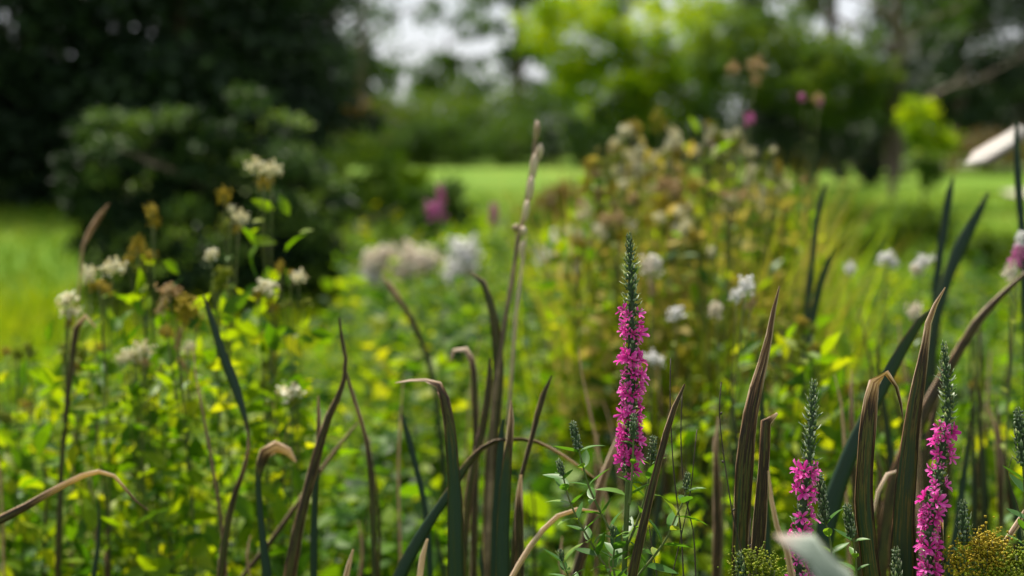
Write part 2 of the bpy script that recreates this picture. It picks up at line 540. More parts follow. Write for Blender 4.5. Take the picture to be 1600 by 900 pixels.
# ================================================================== SETTING
def ground_material():
    m, N, L = new_mat('ground_grass')
    tx = N.new('ShaderNodeTexCoord')
    n1 = N.new('ShaderNodeTexNoise'); n1.inputs['Scale'].default_value = 0.35; n1.inputs['Detail'].default_value = 6
    n2 = N.new('ShaderNodeTexNoise'); n2.inputs['Scale'].default_value = 14; n2.inputs['Detail'].default_value = 6
    L.new(tx.outputs['Object'], n1.inputs['Vector']); L.new(tx.outputs['Object'], n2.inputs['Vector'])
    mi = N.new('ShaderNodeMath'); mi.operation = 'MULTIPLY_ADD'; mi.inputs[1].default_value = 0.5
    L.new(n2.outputs['Fac'], mi.inputs[0])
    hf = N.new('ShaderNodeMath'); hf.operation = 'MULTIPLY'; hf.inputs[1].default_value = 0.5
    L.new(n1.outputs['Fac'], hf.inputs[0]); L.new(hf.outputs[0], mi.inputs[2])
    rp = ramp(N, [(0.32, (0.035, 0.09, 0.006)), (0.48, (0.075, 0.15, 0.012)), (0.58, (0.13, 0.19, 0.022)), (0.7, (0.24, 0.24, 0.06))])
    L.new(mi.outputs[0], rp.inputs['Fac'])
    pb = N.new('ShaderNodeBsdfPrincipled'); pb.inputs['Roughness'].default_value = 0.85
    pb.inputs['Specular IOR Level'].default_value = 0.05
    L.new(rp.outputs['Color'], pb.inputs['Base Color'])
    bp = N.new('ShaderNodeBump'); bp.inputs['Strength'].default_value = 0.8; bp.inputs['Distance'].default_value = 0.03
    L.new(n2.outputs['Fac'], bp.inputs['Height']); L.new(bp.outputs[0], pb.inputs['Normal'])
    o = N.new('ShaderNodeOutputMaterial'); L.new(pb.outputs[0], o.inputs['Surface'])
    return m


def path_material():
    m, N, L = new_mat('gravel_path')
    tx = N.new('ShaderNodeTexCoord')
    n2 = N.new('ShaderNodeTexNoise'); n2.inputs['Scale'].default_value = 30; n2.inputs['Detail'].default_value = 8
    L.new(tx.outputs['Object'], n2.inputs['Vector'])
    rp = ramp(N, [(0.3, (0.26, 0.23, 0.18)), (0.7, (0.48, 0.45, 0.38))])
    L.new(n2.outputs['Fac'], rp.inputs['Fac'])
    pb = N.new('ShaderNodeBsdfPrincipled'); pb.inputs['Roughness'].default_value = 0.9
    L.new(rp.outputs['Color'], pb.inputs['Base Color'])
    o = N.new('ShaderNodeOutputMaterial'); L.new(pb.outputs[0], o.inputs['Surface'])
    return m


# ground: one sheet with gentle unevenness
gx = np.concatenate([np.linspace(-600, -30, 20), np.linspace(-28, 28, 57), np.linspace(30, 600, 20)])
gy = np.concatenate([np.linspace(-60, 0, 12), np.linspace(1, 70, 70), np.linspace(75, 1200, 30)])
XX, YY = np.meshgrid(gx, gy)
ZZ = 0.03 * np.sin(XX * 0.9 + 1) * np.sin(YY * 0.7) * (np.clip((YY - 14) / 10, 0, 1) * np.clip((60 - YY) / 10, 0, 1))
V = np.stack([XX, YY, ZZ], 2).reshape(-1, 3)
nx, ny = len(gx), len(gy)
idx = np.arange(nx * ny).reshape(ny, nx)
F = np.stack([idx[:-1, :-1], idx[:-1, 1:], idx[1:, 1:], idx[1:, :-1]], 2).reshape(-1, 4)
link('ground', mesh('ground', V, F, ground_material()), None, None, kind='structure')


def strip(name, pts, width, mat, z):
    p = catmull([(*q, 0) for q in pts], 30)
    t = np.gradient(p, axis=0)
    t /= np.linalg.norm(t, axis=1, keepdims=True)
    s = np.stack([-t[:, 1], t[:, 0], t[:, 2] * 0], 1)
    V = np.concatenate([p + s * width / 2, p - s * width / 2])
    V[:, 2] = z
    n = len(p)
    F = [[i, n + i, n + i + 1, i + 1] for i in range(n - 1)]
    link(name, mesh(name, V, F, mat), None, None, kind='structure')


# pale gravel path that crosses the lawn on the far right, seen at two bends
strip('path', [(7.8, 52), (14.5, 50), (19, 43), (16, 34), (10.2, 27.0), (10.4, 25.6), (24, 24)], 1.5, path_material(), 0.045)


# ------------------------------------------------------------------ foliage crowns
def crown_mesh(name, center, radii, n_clump, per, leaf, mat, clump_r=0.28, shell=0.55, tone=(0.15, 0.9), up=0.8, template=(LEAF4_V, LEAF4_F), zmin=None, droop=0.0, aspect=1.0, dome=False):
    """leaf clumps spread through an uneven ellipsoid; centre/radii in local metres"""
    c = np.array(center, dtype=float)
    r = np.array(radii, dtype=float)
    dirs = rand_unit(n_clump)
    rad = (shell + (1 - shell) * rng.random(n_clump) ** 0.6)
    lump = 1 + 0.14 * np.sin(dirs[:, 0] * 5 + c[0]) * np.cos(dirs[:, 2] * 6 + 1) + 0.10 * rng.normal(size=n_clump)
    cc = c + dirs * r * (rad * lump)[:, None]
    ct = rng.uniform(tone[0], tone[1], n_clump)
    cr = clump_r * r.mean() * rng.uniform(0.6, 1.3, n_clump)
    k = np.repeat(np.arange(n_clump), per)
    n = len(k)
    off = rng.normal(size=(n, 3)) * np.array([1, 1, 0.6]) * 0.55
    if dome:
        off = rand_unit(n) * (0.75 + 0.3 * rng.random((n, 1)))
        off[:, 2] = np.abs(off[:, 2]) * 0.75
    pos = cc[k] + off * cr[k][:, None]
    pos[:, 2] -= droop * np.abs(off[:, 0])
    if zmin is not None:
        keep = pos[:, 2] > zmin
        pos, k, off = pos[keep], k[keep], off[keep]
        n = len(k)
    nor = rand_unit(n) + np.array([0, 0, up])
    nor += 0.5 * off
    d = rand_unit(n) + 0.6 * off
    R = frames(d, nor)
    S = leaf * rng.uniform(0.6, 1.35, n)
    S3 = np.stack([S * aspect, S, S], 1)
    V, F, t = scatter(template[0], template[1], R, S3, pos, np.clip(ct[k] + rng.normal(size=n) * 0.12, 0, 1))
    return mesh(name, V, F, M[mat], {'tone': t}, smooth=False)


def trunk_mesh(name, h, r, limbs=6, lean=0.0, reach=1.0, start=0.35):
    b = Bag()
    n = 9
    z = np.linspace(-0.05, h, n)
    path = np.stack([lean * (z / h) ** 1.5 + 0.05 * r * np.sin(z * 3), 0.04 * np.sin(z * 2 + 1), z], 1)
    rad = r * (1 - 0.75 * z.clip(0) / h)
    rad[0] *= 1.35
    b.add(*tube(path, rad, 8))
    for i in range(limbs):
        f = start + (0.95 - start) * (i + 0.5) / limbs
        o = np.array([np.interp(f * h, z, path[:, 0]), np.interp(f * h, z, path[:, 1]), f * h])
        a = i * 2.4 + rng.uniform(-.4, .4)
        L = reach * rng.uniform(0.6, 1.1) * (1.15 - 0.5 * f)
        tip = o + np.array([math.cos(a) * L, math.sin(a) * L, 0.45 * L])
        mid = (o + tip) / 2 + np.array([0, 0, 0.10 * L])
        c = catmull([o, mid, tip], 6)
        b.add(*tube(c, np.linspace(r * 0.4 * (1 - 0.5 * f), r * 0.06, 6), 5))
        for q in range(2):
            o2 = c[3 + q]
            a2 = a + rng.uniform(-1.1, 1.1)
            t2 = o2 + np.array([math.cos(a2), math.sin(a2), 0.5]) * L * 0.45
            b.add(*tube(catmull([o2, (o2 + t2) / 2, t2], 4), np.linspace(r * 0.12, r * 0.03, 4), 4))
    return b.mesh(name, M['bark'])


def tree(name, label, px, d, width, top_py, mat, crowns, trunk_r=0.2, trunk_h=None, group=None, cat='tree', limbs=6, lean=0.0):
    """crowns: list of dicts with px,py,rx,ry (photo pixels at this distance) or metre keys"""
    base = G(px, d)
    t = thing(name, label, cat, base, group)
    H = P(px, top_py, d).z
    link('trunk', trunk_mesh('trunk', (trunk_h or 0.8 * H), trunk_r, limbs, lean, width * 0.45), t)
    for cdef in crowns:
        p = P(cdef['px'], cdef['py'], d)
        rx = cdef['rx'] * d / FPX
        rz = cdef['ry'] * d / FPX
        ry = cdef.get('depth', (rx + rz) / 2)
        off = cdef.get('back', 0)
        link('crown', crown_mesh('crown', (p.x - base.x, off, p.z), (rx, ry, rz), cdef.get('n', 60), cdef.get('per', 60),
                                 cdef.get('leaf', 0.2), cdef.get('mat', mat), cdef.get('cr', 0.25), cdef.get('shell', 0.45), cdef.get('tone', (0.1, 0.9)),
                                 zmin=0.0, up=cdef.get('up', 0.8)), t)
    return t


# dark evergreens on the left
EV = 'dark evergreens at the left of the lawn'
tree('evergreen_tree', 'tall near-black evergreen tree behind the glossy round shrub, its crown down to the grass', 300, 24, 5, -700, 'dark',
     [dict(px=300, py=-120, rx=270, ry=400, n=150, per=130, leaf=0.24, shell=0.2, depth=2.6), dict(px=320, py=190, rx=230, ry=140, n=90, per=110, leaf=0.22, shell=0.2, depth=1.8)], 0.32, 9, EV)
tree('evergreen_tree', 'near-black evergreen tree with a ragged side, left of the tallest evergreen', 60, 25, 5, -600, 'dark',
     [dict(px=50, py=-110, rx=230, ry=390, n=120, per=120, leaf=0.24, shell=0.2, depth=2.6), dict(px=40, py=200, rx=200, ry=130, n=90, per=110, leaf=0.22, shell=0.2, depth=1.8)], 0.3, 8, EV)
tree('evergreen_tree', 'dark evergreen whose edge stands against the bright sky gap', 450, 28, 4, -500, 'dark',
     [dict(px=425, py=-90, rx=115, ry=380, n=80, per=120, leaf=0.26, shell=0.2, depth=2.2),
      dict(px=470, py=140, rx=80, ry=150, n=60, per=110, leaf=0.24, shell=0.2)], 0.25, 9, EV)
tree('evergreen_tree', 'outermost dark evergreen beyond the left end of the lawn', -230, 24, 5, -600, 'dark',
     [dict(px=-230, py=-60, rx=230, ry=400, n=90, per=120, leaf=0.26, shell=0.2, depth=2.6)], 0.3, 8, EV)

# far trees round the sky gap
FT = 'far trees round the sky gap'
tree('far_tree', 'low grey-green far tree filling the foot of the sky gap, beside the dark evergreens', 560, 85, 6, 40, 'mid',
     [dict(px=565, py=130, rx=75, ry=60, n=50, per=50, leaf=0.42, tone=(0.0, 0.5)),
      dict(px=560, py=60, rx=40, ry=26, n=14, per=22, leaf=0.4, tone=(0.0, 0.4), shell=0.6)], 0.3, 5, FT)
tree('far_tree', 'dark round-topped far tree standing in the middle of the sky gap', 700, 90, 6, 60, 'mid',
     [dict(px=700, py=135, rx=65, ry=52, n=50, per=60, leaf=0.42, tone=(0.0, 0.45)),
      dict(px=735, py=45, rx=34, ry=24, n=14, per=26, leaf=0.42, tone=(0.0, 0.4), shell=0.6)], 0.3, 7, FT)
tree('far_tree', 'tall loose far tree with sky holes in its crown, behind the bright green tree', 810, 75, 8, -250, 'mid',
     [dict(px=800, py=-20, rx=75, ry=70, n=46, per=34, leaf=0.40, tone=(0.0, 0.5), shell=0.5),
      dict(px=850, py=110, rx=80, ry=80, n=40, per=60, leaf=0.4, tone=(0.0, 0.5)),
      dict(px=900, py=0, rx=90, ry=60, n=50, per=40, leaf=0.4, tone=(0.0, 0.5), shell=0.5)], 0.4, 14, FT)
tree('far_tree', 'tall loose far tree whose boughs hang over the sky gap near the evergreens', 570, 70, 8, -250, 'mid',
     [dict(px=570, py=-10, rx=55, ry=85, n=34, per=26, leaf=0.34, tone=(0.0, 0.45), shell=0.5), dict(px=700, py=30, rx=60, ry=34, n=12, per=22, leaf=0.34, tone=(0.0, 0.45), shell=0.3)], 0.3, 14, FT)
tree('far_tree', 'far tree with lacy crown over the white sky holes beside the forked trunk', 1290, 60, 8, -250, 'mid',
     [dict(px=1200, py=-10, rx=120, ry=75, n=80, per=42, leaf=0.34, tone=(0.2, 0.9), shell=0.4),
      dict(px=1440, py=0, rx=110, ry=85, n=80, per=44, leaf=0.34, tone=(0.0, 0.7), shell=0.4)], 0.35, 12, FT)

OT = 'trees that close the park beyond the frame'
for lab, px, d in [('broad green tree far past the outermost evergreen', -520, 45), ('second green tree far past the outermost evergreen', -800, 52), ('third green tree far past the outermost evergreen', -1100, 48), ('broad green tree far past the hedge end', 1900, 50), ('second green tree far past the hedge end', 2200, 48)]:
    tree('park_tree', lab, px, d, 6, -260, 'mid',
         [dict(px=px, py=-20, rx=190, ry=190, n=80, per=70, leaf=0.3, shell=0.3, tone=(0.0, 0.6), depth=3),
          dict(px=px + 30, py=175, rx=190, ry=75, n=60, per=70, leaf=0.28, shell=0.3, tone=(0.0, 0.5), depth=3)], 0.3, 6, OT)
# hedge of rounded shrubs at the end of the lawn
HG = 'rounded shrubs along the end of the lawn'
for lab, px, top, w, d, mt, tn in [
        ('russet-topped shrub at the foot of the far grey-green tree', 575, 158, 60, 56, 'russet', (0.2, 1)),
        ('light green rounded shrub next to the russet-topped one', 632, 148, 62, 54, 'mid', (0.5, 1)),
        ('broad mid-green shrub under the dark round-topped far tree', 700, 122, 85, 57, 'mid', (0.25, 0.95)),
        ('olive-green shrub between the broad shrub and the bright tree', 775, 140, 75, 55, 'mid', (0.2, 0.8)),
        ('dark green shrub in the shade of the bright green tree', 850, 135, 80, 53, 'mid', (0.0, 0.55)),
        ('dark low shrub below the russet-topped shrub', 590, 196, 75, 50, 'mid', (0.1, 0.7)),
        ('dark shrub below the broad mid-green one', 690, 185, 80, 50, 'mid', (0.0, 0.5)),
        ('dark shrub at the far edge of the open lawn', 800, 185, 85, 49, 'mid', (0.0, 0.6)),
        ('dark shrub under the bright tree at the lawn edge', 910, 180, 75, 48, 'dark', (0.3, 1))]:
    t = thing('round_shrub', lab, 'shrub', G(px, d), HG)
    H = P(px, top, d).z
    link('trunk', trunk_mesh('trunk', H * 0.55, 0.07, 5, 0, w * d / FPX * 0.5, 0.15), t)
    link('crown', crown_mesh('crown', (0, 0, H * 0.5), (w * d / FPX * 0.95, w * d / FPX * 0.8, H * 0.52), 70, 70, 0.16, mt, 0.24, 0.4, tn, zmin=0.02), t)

# bright green tree, centre right
tree('bright_tree', 'bright yellow-green leafy tree at the end of the lawn', 985, 34, 5, -60, 'bright',
     [dict(px=905, py=60, rx=85, ry=75, n=50, per=55, leaf=0.17, shell=0.4, depth=1.2),
      dict(px=1040, py=70, rx=85, ry=85, n=60, per=55, leaf=0.17, shell=0.4, depth=1.2),
      dict(px=960, py=130, rx=110, ry=70, n=55, per=55, leaf=0.17, tone=(0.0, 0.7), depth=1.2),
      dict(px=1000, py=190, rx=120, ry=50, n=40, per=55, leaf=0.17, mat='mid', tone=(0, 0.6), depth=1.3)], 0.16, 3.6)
# forked trunk tree
tree('forked_tree', 'green tree with a brown forked trunk standing on the right of the lawn', 1390, 24, 4, -80, 'mid',
     [dict(px=1180, py=90, rx=115, ry=85, n=90, per=60, leaf=0.12, tone=(0.3, 1), shell=0.3, depth=1.0, back=1.0),
      dict(px=1295, py=120, rx=95, ry=75, n=80, per=56, leaf=0.12, tone=(0.2, 1), shell=0.3, depth=1.0),
      dict(px=1260, py=200, rx=110, ry=60, n=60, per=60, leaf=0.12, mat='dark', tone=(0.2, 0.9), shell=0.2, depth=1.0, back=1.2),  # darker leaf material paints in the crown's shaded underside
      dict(px=1370, py=150, rx=55, ry=60, n=24, per=40, leaf=0.12, tone=(0.0, 0.6), shell=0.3, depth=0.8),
      dict(px=1440, py=10, rx=60, ry=60, n=24, per=36, leaf=0.12, tone=(0.0, 0.6), shell=0.3, depth=0.8)], 0.2, 3.6, limbs=8)
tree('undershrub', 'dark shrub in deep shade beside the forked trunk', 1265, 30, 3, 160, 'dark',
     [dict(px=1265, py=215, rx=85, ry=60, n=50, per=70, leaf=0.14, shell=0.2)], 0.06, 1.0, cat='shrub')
tree('young_shrub', 'bright yellow-green young shrub on the lawn right of the forked trunk', 1440, 21, 2, 150, 'bright',
     [dict(px=1425, py=185, rx=32, ry=34, n=22, per=40, leaf=0.085, shell=0.2),
      dict(px=1455, py=225, rx=36, ry=30, n=22, per=40, leaf=0.085, shell=0.2),
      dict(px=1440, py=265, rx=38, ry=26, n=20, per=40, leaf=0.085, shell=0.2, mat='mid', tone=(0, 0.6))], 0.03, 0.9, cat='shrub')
# right-hand dark trees
RD = 'dark trees closing the lawn on the right'
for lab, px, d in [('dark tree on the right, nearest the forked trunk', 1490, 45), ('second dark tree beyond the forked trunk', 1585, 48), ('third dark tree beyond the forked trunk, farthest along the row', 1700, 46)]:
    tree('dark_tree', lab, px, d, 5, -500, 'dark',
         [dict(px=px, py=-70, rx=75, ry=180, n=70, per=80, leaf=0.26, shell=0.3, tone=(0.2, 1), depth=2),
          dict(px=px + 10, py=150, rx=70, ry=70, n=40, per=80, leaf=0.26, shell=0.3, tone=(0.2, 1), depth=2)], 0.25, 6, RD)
BK = 'shrubs and small trees closing the view behind the lawn'
for lab, px, top, w, d, mt, tn in [
        ('mid-green bush behind the bright green tree', 1010, 70, 110, 62, 'mid', (0.2, 0.9)),
        ('green bush between the bright tree and the forked tree', 1120, 50, 105, 60, 'mid', (0.2, 0.9)),
        ('tall green bush behind the forked tree crown', 1230, 55, 105, 58, 'mid', (0.1, 0.8)),
        ('dark bush left of the forked trunk', 1330, 50, 95, 56, 'dark', (0.2, 1)),
        ('dark bush right of the forked trunk', 1425, 45, 95, 56, 'dark', (0.2, 1)),
        ('dark bush behind the young shrub and hedge', 1520, 40, 105, 55, 'dark', (0.2, 1)),
        ('dark bush at the far end behind the hedge', 1625, 40, 105, 55, 'dark', (0.2, 1)),
        ('dark bush past the end of the hedge', 1740, 80, 105, 55, 'dark', (0.2, 1))]:
    t = thing('background_bush', lab, 'shrub', G(px, d), BK)
    H = P(px, top, d).z
    link('trunk', trunk_mesh('trunk', H * 0.6, 0.09, 6, 0, w * d / FPX * 0.5, 0.15), t)
    link('crown', crown_mesh('crown', (0, 0, H * 0.5), (w * d / FPX * 0.95, w * d / FPX * 0.6, H * 0.52), 90, 80, 0.19, mt, 0.24, 0.3, tn, zmin=0.02), t)
SB = 'low dark shrubs shading the lawn edge on the right'
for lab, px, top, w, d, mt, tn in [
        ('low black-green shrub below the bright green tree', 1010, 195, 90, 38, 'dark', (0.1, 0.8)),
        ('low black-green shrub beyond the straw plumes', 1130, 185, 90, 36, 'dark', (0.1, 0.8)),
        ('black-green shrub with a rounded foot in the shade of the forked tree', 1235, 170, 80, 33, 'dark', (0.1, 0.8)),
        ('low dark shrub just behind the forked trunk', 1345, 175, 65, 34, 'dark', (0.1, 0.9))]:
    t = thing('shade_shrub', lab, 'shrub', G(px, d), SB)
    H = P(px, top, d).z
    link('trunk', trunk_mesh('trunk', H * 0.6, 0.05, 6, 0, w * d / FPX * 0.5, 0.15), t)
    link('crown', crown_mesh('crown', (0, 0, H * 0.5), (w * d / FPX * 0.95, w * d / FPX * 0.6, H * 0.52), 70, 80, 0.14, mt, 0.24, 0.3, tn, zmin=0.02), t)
t = thing('clipped_hedge', 'low brown-green clipped hedge in front of the dark trees on the right', 'hedge', G(1540, 40))
link('stems', trunk_mesh('stems', 0.8, 0.05, 6, 0, 1.0, 0.1), t)
link('foliage', crown_mesh('foliage', (0, 0, 0.75), (2.1, 0.5, 0.72), 70, 80, 0.09, 'russet', 0.16, 0.3, (0, 0.8), zmin=0.02), t)

# glossy rhododendron-like shrub on the left
d = 9.6
base = G(340, d)
t = thing('evergreen_shrub', 'large round glossy dark evergreen shrub on the grass before the black evergreens', 'shrub', base)
link('trunk', trunk_mesh('trunk', 0.9, 0.06, 8, 0, 0.9, 0.1), t)
for cx, cy, rx, ry, n in [(205, 285, 85, 100, 80), (375, 275, 95, 95, 90), (462, 350, 78, 105, 80), (330, 400, 175, 95, 150), (215, 400, 100, 100, 70), (290, 225, 80, 50, 50), (150, 260, 50, 70, 40), (480, 440, 66, 75, 60), (330, 470, 175, 60, 90)]:
    p = P(cx, cy, d)
    link('crown', crown_mesh('crown', (p.x - base.x, rng.uniform(-.15, .25), p.z), (rx * d / FPX, rx * d / FPX * 0.9, ry * d / FPX), max(16, n // 3), 170, 0.058, 'gloss', 0.33, 0.78, (0.2, 1.0), up=1.0,
                             template=(LEAF8_V, LEAF8_F), zmin=0.02, dome=True), t)
# small shrubs on the lawn
SH = 'small shrubs on the lawn'
for lab, px, top, w, d, mt, tn in [
        ('small fresh green shrub on the lawn beside the glossy evergreen', 560, 222, 72, 19, 'mid', (0.3, 1)),
        ('small green shrub with a yellow-green edge next to the fresh green one', 620, 238, 45, 20, 'bright', (0.0, 0.6)),
        ('low dark shrub at the back of the flower bed', 690, 290, 55, 12.5, 'mid', (0.0, 0.5)),
        ('low dark brown shrub behind the white flower clumps', 860, 300, 55, 12, 'russet', (0.0, 0.4))]:
    t = thing('lawn_shrub', lab, 'shrub', G(px, d), SH)
    H = P(px, top, d).z
    link('trunk', trunk_mesh('trunk', H * 0.55, 0.03, 5, 0, w * d / FPX * 0.5, 0.15), t)
    link('crown', crown_mesh('crown', (0, 0, H * 0.5), (w * d / FPX, w * d / FPX * 0.8, H * 0.52), 60, 50, 0.075, mt, 0.24, 0.4, tn, zmin=0.02, template=(LEAF8_V, LEAF8_F)), t)


WM = 'weed mounds breaking up the lawn'
for k, (lab, px, top, w, d, mt, tn) in enumerate([
        ('olive weed mound behind the dusty pink flowers', 600, 335, 60, 10.5, 'mid', (0.4, 1)),
        ('yellow-green weed mound behind the compact white clump', 735, 330, 55, 10.0, 'bright', (0.0, 0.5)),
        ('ragged green weed mound behind the wide white clump', 835, 325, 60, 10.5, 'mid', (0.3, 1)),
        ('pale weed mound beside the straw clump on the lawn side', 920, 310, 60, 10.0, 'bright', (0.0, 0.5)),
        ('green weed mound deep behind the straw plumes', 1010, 280, 70, 11.5, 'mid', (0.4, 1)),
        ('yellow-green weed mound behind the golden plumes', 1130, 275, 75, 12.0, 'bright', (0.0, 0.4)),
        ('broad weed mound below the shaded shrub', 1235, 275, 60, 13.0, 'mid', (0.4, 1)),
        ('low weed mound before the forked trunk', 1330, 290, 60, 14.0, 'mid', (0.4, 1)),
        ('low weed mound under the young shrub', 1435, 292, 55, 14.0, 'mid', (0.3, 1)),
        ('low ragged mound near the pale folded leaf', 1545, 330, 60, 10.5, 'mid', (0.4, 1))]):
    t = thing('weed_mound', lab, 'weeds', G(px, d), WM)
    H = max(0.25, P(px, top, d).z)
    link('stems', trunk_mesh('stems', H * 0.6, 0.012, 7, 0, w * d / FPX * 0.6, 0.1), t)
    link('foliage', crown_mesh('foliage', (0, 0, H * 0.42), (w * d / FPX, w * d / FPX * 0.7, H * 0.5), 46, 46, 0.06, mt, 0.26, 0.3, tn, zmin=0.01, template=(LEAF8_V, LEAF8_F)), t)

# ================================================================== MEADOW (uncountable undergrowth)
def half_width(y):
    return 0.36 * y * 1.45 + 0.5


def undergrowth():
    b = Bag()
    Vs, Fs, Ts, n0 = [], [], [], 0

    def push(V, F, t):
        nonlocal n0
        Vs.append(V); Fs.append(F + n0); Ts.append(t); n0 += len(V)

    # leafy shoots
    N = 7400
    y = 1.7 + 8.3 * rng.random(N) ** 0.95
    x = (rng.random(N) * 2 - 1) * half_width(y)
    col_px = 800 + FPX * x / y
    ok = ~((col_px < 545) & (y > 6.2))
    x, y, col_px = x[ok], y[ok], col_px[ok]
    N = len(x)
    patch = 0.5 + 0.5 * np.sin(x * 2.3 + 1.2) * np.sin(y * 1.7 + 0.4)
    clear = 0.5 + 0.5 * np.sin(x * 5.1 + 2.0 * np.sin(y * 2.2)) * np.sin(y * 4.3 + x)
    h = (0.36 + 0.22 * patch + 0.20 * clear + rng.normal(size=N) * 0.08).clip(0.2, 0.95)
    h *= np.where(col_px < 545, np.interp(y, [1.7, 2.6, 4.0, 6.2], [0.85, 1.0, 0.9, 0.55]), np.interp(y, [1.7, 2.6, 4.5, 10], [0.85, 1.0, 1.0, 1.0]))
    h *= np.where((col_px > 1260) & (y > 5), 0.6, 1.0)
    tone = np.where(rng.random(N) < 0.30, rng.uniform(0.0, 0.28, N), 0.50 + 0.38 * patch * rng.random(N) + 0.14 * rng.normal(size=N)).clip(0.0, 0.92)
    big = rng.random(N) < 0.5
    for i in range(N):
        k = 14 if big[i] else 26
        f = rng.random(k) ** 0.55
        lean = rng.normal(size=2) * 0.10
        pos = np.stack([x[i] + lean[0] * f * h[i], y[i] + lean[1] * f * h[i], f * h[i]], 1)
        a = rng.random(k) * 6.283
        el = rng.uniform(-0.35, 0.8, k)
        dd = np.stack([np.cos(a) * np.cos(el), np.sin(a) * np.cos(el), np.sin(el)], 1)
        nor = np.array([0, 0, 1.0]) + 0.5 * rng.normal(size=(k, 3))
        L = (rng.uniform(0.05, 0.095, k) if big[i] else rng.uniform(0.022, 0.045, k)) * (1.15 - 0.45 * f)
        wdt = 1.7 if big[i] else 1.2
        pos = pos + dd * 0.012
        V, F, t = scatter(LEAF8_V, LEAF8_F, frames(dd, nor), np.stack([L * wdt, L, L], 1), pos, (tone[i] + rng.normal(size=k) * 0.10).clip(0, 0.97))
        push(V, F, t)
    # stems as slim blades
    d3 = np.stack([rng.normal(size=N) * 0.06, rng.normal(size=N) * 0.06, np.ones(N)], 1)
    V, F, t = scatter(BLADE_V, BLADE_F, frames(d3, np.tile([0, -1.0, 0], (N, 1)) + 0.4 * rng.normal(size=(N, 3))),
                      np.stack([np.full(N, 0.005), h * 1.0, np.full(N, 0.02)], 1), np.stack([x, y, np.zeros(N)], 1), tone * 0.6)
    push(V, F, t)
    me = mesh('meadow_undergrowth', np.concatenate(Vs), np.concatenate(Fs), M['herb'], {'tone': np.concatenate(Ts)}, smooth=False)
    o = link('meadow_undergrowth', me, None, None, kind='stuff')
    o['label'] = 'tangled yellow-green leafy undergrowth filling the wet meadow'
    o['category'] = 'undergrowth'


undergrowth()


def grass_layer(name, label, n, y0, y1, hmin, hmax, wid, mat, power=1.0, xlim=None, tone=(0.1, 0.9), lean=0.35):
    y = y0 + (y1 - y0) * rng.random(n) ** power
    hw = half_width(y)
    x = (rng.random(n) * 2 - 1) * hw
    if xlim:
        lo, hi = (xlim[0] - 800) / FPX * y, (xlim[1] - 800) / FPX * y
        x = lo + (hi - lo) * rng.random(n)
    h = rng.uniform(hmin, hmax, n)
    d = np.stack([rng.normal(size=n) * lean, rng.normal(size=n) * lean, np.ones(n)], 1)
    nor = rand_unit(n) * np.array([1, 1, 0.3])
    V, F, t = scatter(BLADE_V, BLADE_F, frames(d, nor), np.stack([wid * rng.uniform(0.6, 1.4, n), h, h], 1),
                      np.stack([x, y, np.full(n, -0.005)], 1), rng.uniform(tone[0], tone[1], n))
    o = link(name, mesh(name, V, F, M[mat], {'tone': t}, smooth=False), None, None, kind='stuff')
    o['label'] = label
    o['category'] = 'grass'


grass_layer('meadow_grass', 'thin green grass between the meadow plants', 13000, 1.6, 5.2, 0.28, 0.62, 0.006, 'herb', 0.8, tone=(0.2, 0.8), lean=0.28)
grass_layer('dry_grass', 'straw-coloured dead grass among the meadow plants', 3000, 1.6, 5.0, 0.3, 0.68, 0.005, 'herbdry', 0.8, lean=0.35)
grass_layer('tall_straw_grass', 'tall ochre grass stems massed under the straw plumes', 2200, 3.4, 5.6, 0.6, 1.27, 0.009, 'herbdry', 1.0, (930, 1235), (0.0, 0.9), 0.15)
grass_layer('tall_green_grass', 'tall yellow-green grass stems massed under the straw plumes', 2600, 3.3, 6.0, 0.5, 1.2, 0.008, 'herb', 1.0, (925, 1270), (0.5, 0.95), 0.18)
grass_layer('rank_grass', 'rank yellow-green grass at the back of the meadow', 14000, 5.0, 10.5, 0.14, 0.36, 0.009, 'herb', 1.0, None, (0.35, 1.0), 0.3)
grass_layer('lawn_grass', 'short green grass of the open lawn', 60000, 7.5, 30, 0.05, 0.16, 0.014, 'grass', 1.3)


# ================================================================== FLOWERING PLANTS
def leaf_mesh(name, curl=0.15, fold=0.18, wid=0.36, mat='leaf', tone=0.5, rows=5):
    """ovate-lanceolate leaf, unit length along +Y"""
    b = Bag()
    ys = np.linspace(0, 1, rows + 1)
    V, T = [], []
    for y in ys:
        w = wid * 0.5 * (math.sin(math.pi * min(1, y ** 0.75)) ** 0.8 if 0 < y < 1 else 0.02)
        z = -curl * y * y
        V += [(-w, y, z + fold * w), (0, y, z), (w, y, z + fold * w)]
        T += [tone, tone - 0.12, tone]
    F = []
    for i in range(rows):
        a = i * 3
        F += [[a, a + 1, a + 4], [a, a + 4, a + 3], [a + 1, a + 2, a + 5], [a + 1, a + 5, a + 4]]
    b.add(V, F, T)
    return b.mesh(name, M[mat])


LEAVES = [leaf_mesh('leaf', 0.05, 0.25, 0.40, tone=0.5), leaf_mesh('leaf', 0.25, 0.35, 0.36, tone=0.65),
          leaf_mesh('leaf', -0.12, 0.45, 0.44, tone=0.4), leaf_mesh('leaf', 0.4, 0.2, 0.34, tone=0.78)]
HLEAVES = [leaf_mesh('leaf', 0.2, 0.3, 0.42, 'limebud', 0.35), leaf_mesh('leaf', 0.35, 0.2, 0.36, 'limebud', 0.55), leaf_mesh('leaf', 0.1, 0.4, 0.4, 'leaf', 0.7)]


